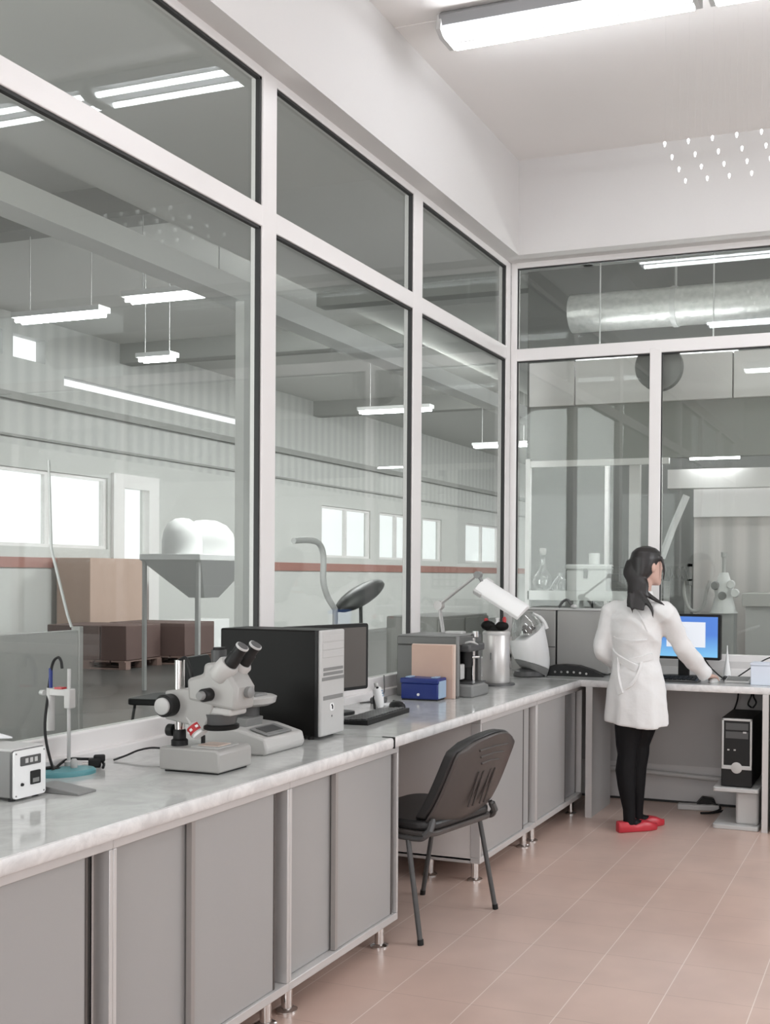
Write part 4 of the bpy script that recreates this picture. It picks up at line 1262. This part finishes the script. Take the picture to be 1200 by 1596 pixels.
t = tag(MB().tube(spline([(1.44, -.14, .05), (1.50, -.16, .02), (1.46, -.24, .008), (1.40, -.28, .008), (1.46, -.25, .008), (1.52, -.18, .01)]), .007, 8).build('floor_cable', 'black'), 'black cable coiled on the floor beside the power strip', 'cable')

# ================================================================== CHAIR
t = thing('visitor_chair', 'black padded chair with tubular legs pulled up to the bench', 'chair', (.650, -2.610, 0), math.radians(77.9))
def bend(y):
    return y


def shell(yo, th, w, zlo, zhi, name, m_, inset=0.0, parent=None):
    """Curved backrest sheet: wraps forward at the sides and leans back."""
    nx, nz = 14, 12
    front, back = [], []
    for j in range(nz + 1):
        v = j / nz
        z = zlo + (zhi - zlo) * v
        hw = w * (1 - .06 * v) - inset
        k = min(v, 1 - v)
        rr = .13
        if k < rr:
            hw -= .055 * (1 - math.sqrt(max(0, 1 - ((rr - k) / rr) ** 2)))
        y0 = -.252 - .120 * v - .02 * v * v + .045 * (1 - v) ** 4
        rowf, rowb = [], []
        for i in range(nx + 1):
            u = -1 + 2 * i / nx
            x = u * hw
            y = y0 + .045 * u * u
            zz = z - .018 * (u * u) * v + (.018 * v * v * (1 - u * u))
            rowf.append(Vector((x, y + yo + th, zz)))
            rowb.append(Vector((x, y + yo, zz)))
        front.append(rowf)
        back.append(rowb)
    mb = MB()
    vs = [p for r in front for p in r] + [p for r in back for p in r]
    W = nx + 1
    N = W * (nz + 1)
    fs = []
    for j in range(nz):
        for i in range(nx):
            a = j * W + i
            fs.append((a, a + 1, a + W + 1, a + W))
            fs.append((N + a, N + a + W, N + a + W + 1, N + a + 1))
    for j in range(nz):
        for i in (0, nx):
            a = j * W + i
            fs.append((a, a + W, N + a + W, N + a))
    for i in range(nx):
        for j in (0, nz):
            a = j * W + i
            fs.append((a, a + 1, N + a + 1, N + a))
    mb.add(vs, fs)
    return mb.build(name, m_, parent, bevel=min(.012, th * .4), smooth=60)


bs = shell(0, .016, .217, .450, .810, 'backrest_shell', 'chairback', parent=t)
shell(.014, .050, .224, .462, .818, 'backrest_pad', 'chairpad', .004, t)
# raised ribs pressed into the back shell
for x in (-.055, -.025, .025, .055):
    MB().tube(spline([(x, -.273, .52), (x, -.303, .60), (x * 1.05, -.328, .67)]), .005, 6).build('rib', 'chairback', bs)
for z, h in ((.705, .06), (.735, .08), (.765, .10)):
    v = (z - .455) / .36
    y = -.252 - .120 * v - .02 * v * v + .045 * (1 - v) ** 4
    MB().tube([(-h, y + .045 * (h / .22) ** 2, z), (0, y - .001, z + .006), (h, y + .045 * (h / .22) ** 2, z)], .005, 6).build('rib', 'chairback', bs)
MB().prism(rrect(-.235, .235, -.215, .225, .07), .418, .440, 'z').build('seat_shell', 'chairback', t, bevel=.006)
MB().prism(rrect(-.230, .230, -.210, .222, .08), .440, .478, 'z').build('seat_pad', 'chairpad', t, bevel=.014, seg=3)
for s in (-1, 1):
    MB().tube([(s * .262, -.195, .0), (s * .245, -.115, .405)], .0105, 10).build('leg', 'darkgrey', t)
    MB().tube([(s * .255, .205, .0), (s * .236, .120, .405)], .0105, 10).build('leg', 'darkgrey', t)
    MB().tube(spline([(s * .240, .16, .412), (s * .242, .0, .412), (s * .242, -.15, .412), (s * .238, -.195, .424), (s * .222, -.212, .455), (s * .200, -.205, .488)]), .0105, 10).build('side_rail', 'darkgrey', t)
    MB().tube([(s * .238, -.190, .428), (s * .228, -.210, .448), (s * .208, -.208, .480)], .0150, 8).build('back_bracket', 'darkgrey', t)
    for y in (-.195, .205):
        x = .262 if y < 0 else .255
        MB().cyl((s * x, y, 0), (s * x * .996, y * .985, .022), .0125, n=10).build('foot_cap', 'black', t)

# ================================================================== THE WOMAN
T = thing('person', 'woman in a white lab coat, dark tights and red shoes standing at the back desk', 'person', (1.115, -.80, 0))
def ell(cx, cy, z, rx, ry, rot=0.0, n=24, tilt=0.0):
    out = []
    for k in range(n):
        a = 2 * PI * k / n
        x, y = rx * math.cos(a), ry * math.sin(a)
        out.append(Vector((cx + x * math.cos(rot) - y * math.sin(rot), cy + x * math.sin(rot) + y * math.cos(rot), z + tilt * x)))
    return out


b = MB()
TR = math.radians(-12)     # torso turned a little to the right
# torso core
b.rings([ell(0, 0, z, rx, ry, TR) for z, rx, ry in ((.62, .13, .11), (.80, .155, .115), (.98, .115, .085), (1.15, .135, .095), (1.27, .125, .075), (1.32, .070, .055), (1.36, .055, .055))])
# neck and head (turned right and slightly down)
b.rings([ell(.012, .0, 1.30, .052, .05), ell(.03, .01, 1.38, .046, .046), ell(.04, .02, 1.46, .046, .05)])
HR = math.radians(-42)
hc = Vector((.050, .030, 1.535))
def H(x, y, z):
    """head-local (x right, y forward, z up) to person space"""
    return hc + Vector((x * math.cos(HR) - y * math.sin(HR), x * math.sin(HR) + y * math.cos(HR), z))


def hring(z, rx, ry, yo, n=24):
    return [H(rx * math.cos(2 * PI * k / n), yo + ry * math.sin(2 * PI * k / n), z) for k in range(n)]


b.rings([hring(z, rx, ry, yo) for z, rx, ry, yo in ((-.118, .022, .022, .062), (-.105, .040, .042, .048), (-.075, .056, .068, .022), (-.04, .066, .085, .006), (0, .072, .092, 0), (.04, .073, .092, -.002), (.075, .062, .078, -.004), (.098, .035, .045, -.006))])
b.rings([[H(x, y, z) for x, y, z in r] for r in ([(-.004, .088, .022), (.004, .088, .022), (.004, .08, .03), (-.004, .08, .03)], [(-.013, .092, -.024), (.013, .092, -.024), (.008, .112, -.022), (-.008, .112, -.022)], [(-.010, .085, -.032), (.010, .085, -.032), (.006, .090, -.032), (-.006, .090, -.032)])])
for s in (-1, 1):        # ears, brows, lips
    b.ball(H(s * .073, -.006, -.012), .011, .017, .030, n=12, m=8, mtx=Matrix.Rotation(HR + s * .3, 3, 'Z'))
    b.ball(H(s * .032, .080, .026), .020, .010, .007, n=10, m=6, mtx=Matrix.Rotation(HR, 3, 'Z'))
b.ball(H(0, .083, -.058), .022, .010, .010, n=10, m=6, mtx=Matrix.Rotation(HR, 3, 'Z'))
# legs: weight on both, feet turned right
def leg(hip, knee, ankle):
    hip, knee, ankle = Vector(hip), Vector(knee), Vector(ankle)
    pts = [hip, hip.lerp(knee, .5), knee + Vector((-.004, 0, .05)), knee, knee.lerp(ankle, .25) + Vector((-.014, 0, 0)), knee.lerp(ankle, .5) + Vector((-.010, 0, 0)), knee.lerp(ankle, .85), ankle, ankle + Vector((0, 0, -.035))]
    b.tube(pts, [.092, .082, .064, .058, .060, .053, .037, .036, .036], 16)


leg((-.030, -.03, .74), (-.040, -.04, .44), (-.024, -.045, .075))
leg((.040, .04, .74), (.006, .06, .44), (-.010, .075, .075))
FD = math.radians(-52)  # foot direction (0 = +y)
fdir = Vector((-math.sin(FD), math.cos(FD), 0))
for ax_, ay_ in ((-.024, -.045), (-.010, .075)):
    o = Vector((ax_, ay_, 0))
    b.tube([o - fdir * .04 + Vector((0, 0, .032)), o + fdir * .02 + Vector((0, 0, .045)), o + fdir * .08 + Vector((0, 0, .032)), o + fdir * .145 + Vector((0, 0, .020))], [.024, .030, .026, .012], 12)
# arms inside the sleeves
SR, ER, WR = Vector((.168, -.040, 1.262)), Vector((.255, .085, 1.055)), Vector((.352, .290, .882))
SL, EL, WL = Vector((-.150, .025, 1.262)), Vector((-.205, -.01, 1.035)), Vector((-.140, .150, .915))
b.tube([Vector((.08, -.01, 1.26)), SR, ER, ER.lerp(WR, .5), WR], [.055, .045, .036, .032, .024], 14)
b.tube([Vector((-.08, .01, 1.26)), SL, EL, EL.lerp(WL, .5), WL], [.055, .045, .036, .032, .024], 14)


def hand(wrist, d, upv, side, curl):
    """palm, four unequal bent fingers and a thumb leaving the side of the palm. d = pointing direction."""
    d = d.normalized()
    upv = (upv - d * upv.dot(d)).normalized()
    lat = d.cross(upv) * side          # towards the thumb
    p0, p1 = wrist, wrist + d * .085
    rings = []
    for t_, wd, th in ((-.02, .024, .020), (.02, .034, .016), (.055, .040, .014), (.088, .038, .011)):
        c = wrist + d * t_
        rings.append([c + lat * wd * math.cos(2 * PI * k / 14) + upv * th * math.sin(2 * PI * k / 14) for k in range(14)])
    b.rings(rings)
    for k, (off, ln) in enumerate(((.030, .068), (.010, .076), (-.010, .071), (-.030, .055))):
        base = wrist + d * .078 + lat * off
        f1 = base + (d * math.cos(curl * .5) - upv * math.sin(curl * .5)) * ln * .45
        f2 = f1 + (d * math.cos(curl * 1.3) - upv * math.sin(curl * 1.3)) * ln * .32
        f3 = f2 + (d * math.cos(curl * 1.9) - upv * math.sin(curl * 1.9)) * ln * .23
        b.tube([base - d * .02, base, f1, f2, f3], [.0085, .0092, .0085, .0078, .006], 10)
    tb = wrist + d * .025 + lat * .030
    t1 = tb + (d * .6 + lat * .75 - upv * .2).normalized() * .035
    t2 = t1 + (d * .95 + lat * .15 - upv * .3).normalized() * .030
    b.tube([tb - lat * .012, tb, t1, t2], [.011, .0115, .0095, .007], 10)


hand(WR, Vector((.20, .9, -.12)), Vector((0, .1, 1)), -1, .55)
hand(WL, Vector((.75, .5, -.35)), Vector((-.3, .8, .4)), -1, .6)
bodym = mat('skin_and_tights', (.6, .4, .33), .6, spec=.2)
nt = bodym.node_tree
bs_ = nt.nodes['Principled BSDF']
tc = nt.nodes.new('ShaderNodeTexCoord')
sx = nt.nodes.new('ShaderNodeSeparateXYZ')
nt.links.new(tc.outputs['Object'], sx.inputs[0])
gt = nt.nodes.new('ShaderNodeMath')
gt.operation = 'GREATER_THAN'
gt.inputs[1].default_value = .80
nt.links.new(sx.outputs['Z'], gt.inputs[0])
mx = nt.nodes.new('ShaderNodeMix')
mx.data_type = 'RGBA'
nt.links.new(gt.outputs[0], mx.inputs['Factor'])
mx.inputs[6].default_value = (.006, .006, .007, 1)
mx.inputs[7].default_value = (.60, .40, .335, 1)
nt.links.new(mx.outputs[2], bs_.inputs['Base Color'])
body = remeshed('body', b, .0055, 3, bodym, T)
body.data.materials.clear()
body.data.materials.append(bodym)

# coat: torso, skirt and sleeves as one garment
c = MB()
prof = [(.615, .195, .150, .0, .0), (.70, .188, .145, 0, 0), (.80, .178, .138, 0, 0), (.90, .160, .125, 0, 0), (.985, .134, .105, -.004, 0), (1.06, .143, .108, 0, -.004), (1.15, .165, .118, 0, -.006), (1.23, .176, .115, .004, -.004), (1.275, .168, .098, .008, 0), (1.315, .125, .078, .014, 0), (1.350, .070, .064, .022, .004), (1.372, .060, .058, .026, .006)]
rings = []
for z, rx, ry, ox, oy in prof:
    r = ell(ox, oy, z, rx, ry, TR, 48)
    if z < .97:
        k = (.97 - z) / .36
        for i, v in enumerate(r):
            a = 2 * PI * i / 48
            w_ = 1 + k * (.040 * math.sin(7 * a + .6) + .028 * math.sin(11 * a + 2))
            r[i] = Vector((ox + (v.x - ox) * w_, oy + (v.y - oy) * w_, z + k * .012 * math.sin(2 * a)))
    rings.append(r)
c.rings(rings)


def sleeve(S, E_, W_, inner):
    pts = spline([inner, S, S.lerp(E_, .5), E_, E_.lerp(W_, .5), W_ - (W_ - E_).normalized() * .012], 6)
    n_ = len(pts) - 1
    rs = []
    for i in range(len(pts)):
        u = i / n_
        r0 = .072 - .026 * u
        rs.append(r0 * (1 + .028 * math.sin(u * 34) + .02 * math.sin(u * 57 + 1)))
    rs[0] *= .95
    c.tube(pts, rs, 20)


sleeve(SR, ER, WR, Vector((.09, -.02, 1.245)))
sleeve(SL, EL, WL, Vector((-.08, .01, 1.245)))
coat = remeshed('lab_coat', c, .008, 3, 'coat', T)
from mathutils import noise as mnoise
nrm_ = [v.normal.copy() for v in coat.data.vertices]
for v, nn in zip(coat.data.vertices, nrm_):
    x, y, z = v.co
    d = 1.0 - 2.0 * abs(mnoise.noise(Vector((x * 6 + z * 5, y * 6 + z * 2, z * 3.0 + 3))))
    e = 1.0 - 2.0 * abs(mnoise.noise(Vector((x * 9 - z * 8 + 7, y * 9, z * 5 + 1))))
    k = 1.0 if z > .97 else max(.35, 1 - (.97 - z) * 2)
    if z > 1.33:
        k = 0
    v.co += nn * (.0075 * (d - .6) + .0055 * (e - .6)) * k

# collar, seams, half belt and knotted ties
col = []
m = MB()
m.rings([ell(.026, .006, 1.345, .070, .066, TR, 28), ell(.026, .004, 1.385, .062, .060, TR, 28), ell(.028, .004, 1.383, .055, .053, TR, 28), ell(.026, .006, 1.350, .060, .056, TR, 28)], False, False)
m.build('collar', 'coat', coat)


def on_back(ang, z, off=.004):
    """a point on the coat's surface: ang 0 = middle of the back, + to the right"""
    for (z0, a0, b0, o0, p0), (z1, a1, b1, o1, p1) in zip(prof, prof[1:]):
        if z0 <= z <= z1:
            k = (z - z0) / (z1 - z0)
            rx, ry, ox, oy = a0 + (a1 - a0) * k, b0 + (b1 - b0) * k, o0 + (o1 - o0) * k, p0 + (p1 - p0) * k
    a = -PI / 2 + ang
    x, y = (rx + off) * math.cos(a), (ry + off) * math.sin(a)
    return Vector((ox + x * math.cos(TR) - y * math.sin(TR), oy + x * math.sin(TR) + y * math.cos(TR), z))


def ribbon(pts, wd, th=.006):
    """a soft band on the coat: pts = (angle, z)"""
    mb = MB()
    rings = []
    for i, (a, z) in enumerate(pts):
        a0, z0 = pts[max(i - 1, 0)]
        a1, z1 = pts[min(i + 1, len(pts) - 1)]
        tdir = (on_back(a1, z1) - on_back(a0, z0)).normalized()
        nrm = (on_back(a, z, .05) - on_back(a, z, 0)).normalized()
        sd = tdir.cross(nrm).normalized()
        p = on_back(a, z, .0)
        rings.append([p + sd * wd * .5 - nrm * .004, p + sd * wd * .42 + nrm * th, p - sd * wd * .42 + nrm * th, p - sd * wd * .5 - nrm * .004])
    mb.rings(rings)
    return mb


def line(p, q, n=10, sag=0.0):
    return [(p[0] + (q[0] - p[0]) * k / n, p[1] + (q[1] - p[1]) * k / n + sag * math.sin(PI * k / n)) for k in range(n + 1)]


ribbon(line((-1.15, 1.035), (.42, .945), 16), .045, .008).build('belt', 'coat', coat, smooth=60)
ribbon(line((1.15, 1.015), (.10, .985), 12), .040, .006).build('belt', 'coat', coat, smooth=60)
ribbon(line((-.62, 1.00), (-.16, .80), 12, -.015), .040, .010).build('tie_end', 'coat', coat, smooth=60)
ribbon(line((.62, .985), (-.05, .83), 12, -.03), .018, .008).build('fold', 'coat', coat, smooth=60)
ribbon(line((.10, 1.30), (.72, 1.16), 10, .01), .006, .004).build('yoke_seam', 'coat', coat, smooth=60)
ribbon(line((-.75, 1.12), (.75, 1.11), 16, -.01), .010, .003).build('fold', 'coat', coat, smooth=60)

# hair: cap over the skull, long fall down the back, loose strands
h = MB()
h.rings([hring(z, rx, ry, yo) for z, rx, ry, yo in ((-.09, .052, .040, -.062), (-.05, .072, .062, -.040), (0, .080, .082, -.022), (.04, .083, .094, -.012), (.075, .074, .088, -.008), (.098, .050, .060, -.008), (.110, .018, .02, -.008))])
fall = spline([H(-.005, -.055, .03), H(-.005, -.085, -.05), Vector((.018, -.060, 1.43)), Vector((.022, -.085, 1.37)), Vector((.022, -.112, 1.325)), Vector((.022, -.128, 1.285))], 5)
rings = []
for i, p_ in enumerate(fall):
    u = i / (len(fall) - 1)
    wx, wy = .074 - .022 * u, .036 - .022 * u
    rings.append([p_ + Vector((wx * math.cos(2 * PI * k / 16), wy * math.sin(2 * PI * k / 16) - .0, -.012 * math.cos(2 * PI * k / 16) * u)) for k in range(16)])
h.rings(rings)
for pts, rr in (([Vector((-.015, -.105, 1.37)), Vector((.0, -.128, 1.31)), Vector((.008, -.134, 1.26))], [.018, .012, .003]),
                ([Vector((.03, -.085, 1.38)), Vector((.075, -.105, 1.335)), Vector((.115, -.120, 1.285)), Vector((.125, -.125, 1.235))], [.020, .017, .012, .003]),
                ([Vector((.05, -.06, 1.385)), Vector((.10, -.070, 1.352)), Vector((.150, -.080, 1.325)), Vector((.185, -.085, 1.305))], [.018, .015, .011, .003]),
                ([H(.070, .045, .05), H(.080, .058, .0), H(.074, .066, -.06), H(.060, .070, -.09)], [.010, .008, .006, .003])):
    h.tube(spline(pts, 5), [rr[0] + (rr[-1] - rr[0]) * (i / (5 * (len(pts) - 1))) ** 1.3 for i in range(5 * (len(pts) - 1) + 1)], 10)
hair = remeshed('hair', h, .006, 2, 'hair', T)

# shoes
for ax_, ay_ in ((-.024, -.045), (-.010, .075)):
    o = Vector((ax_, ay_, 0))
    sd = Vector((fdir.y, -fdir.x, 0))
    out, inn = [], []
    sec = [(-.075, .024), (-.06, .034), (-.02, .037), (.03, .038), (.08, .043), (.125, .040), (.16, .026), (.175, .010)]
    rings = []
    for s_, wd in sec:
        hgt = .060 if s_ < -.01 else (.040 if s_ < .05 else (.056 if s_ < .10 else (.048 if s_ < .14 else .032)))
        c0 = o + fdir * s_
        rings.append([c0 + sd * wd * x_ + Vector((0, 0, z_ * hgt)) for x_, z_ in ((-.85, .0), (-1, .15), (-1, .6), (-.8, 1), (-.3, 1.08 if s_ > .05 else 1.0), (.3, 1.08 if s_ > .05 else 1.0), (.8, 1), (1, .6), (1, .15), (.85, .0))])
    MB().rings(rings).build('shoe', 'redshoe', T, bevel=.004, smooth=60)
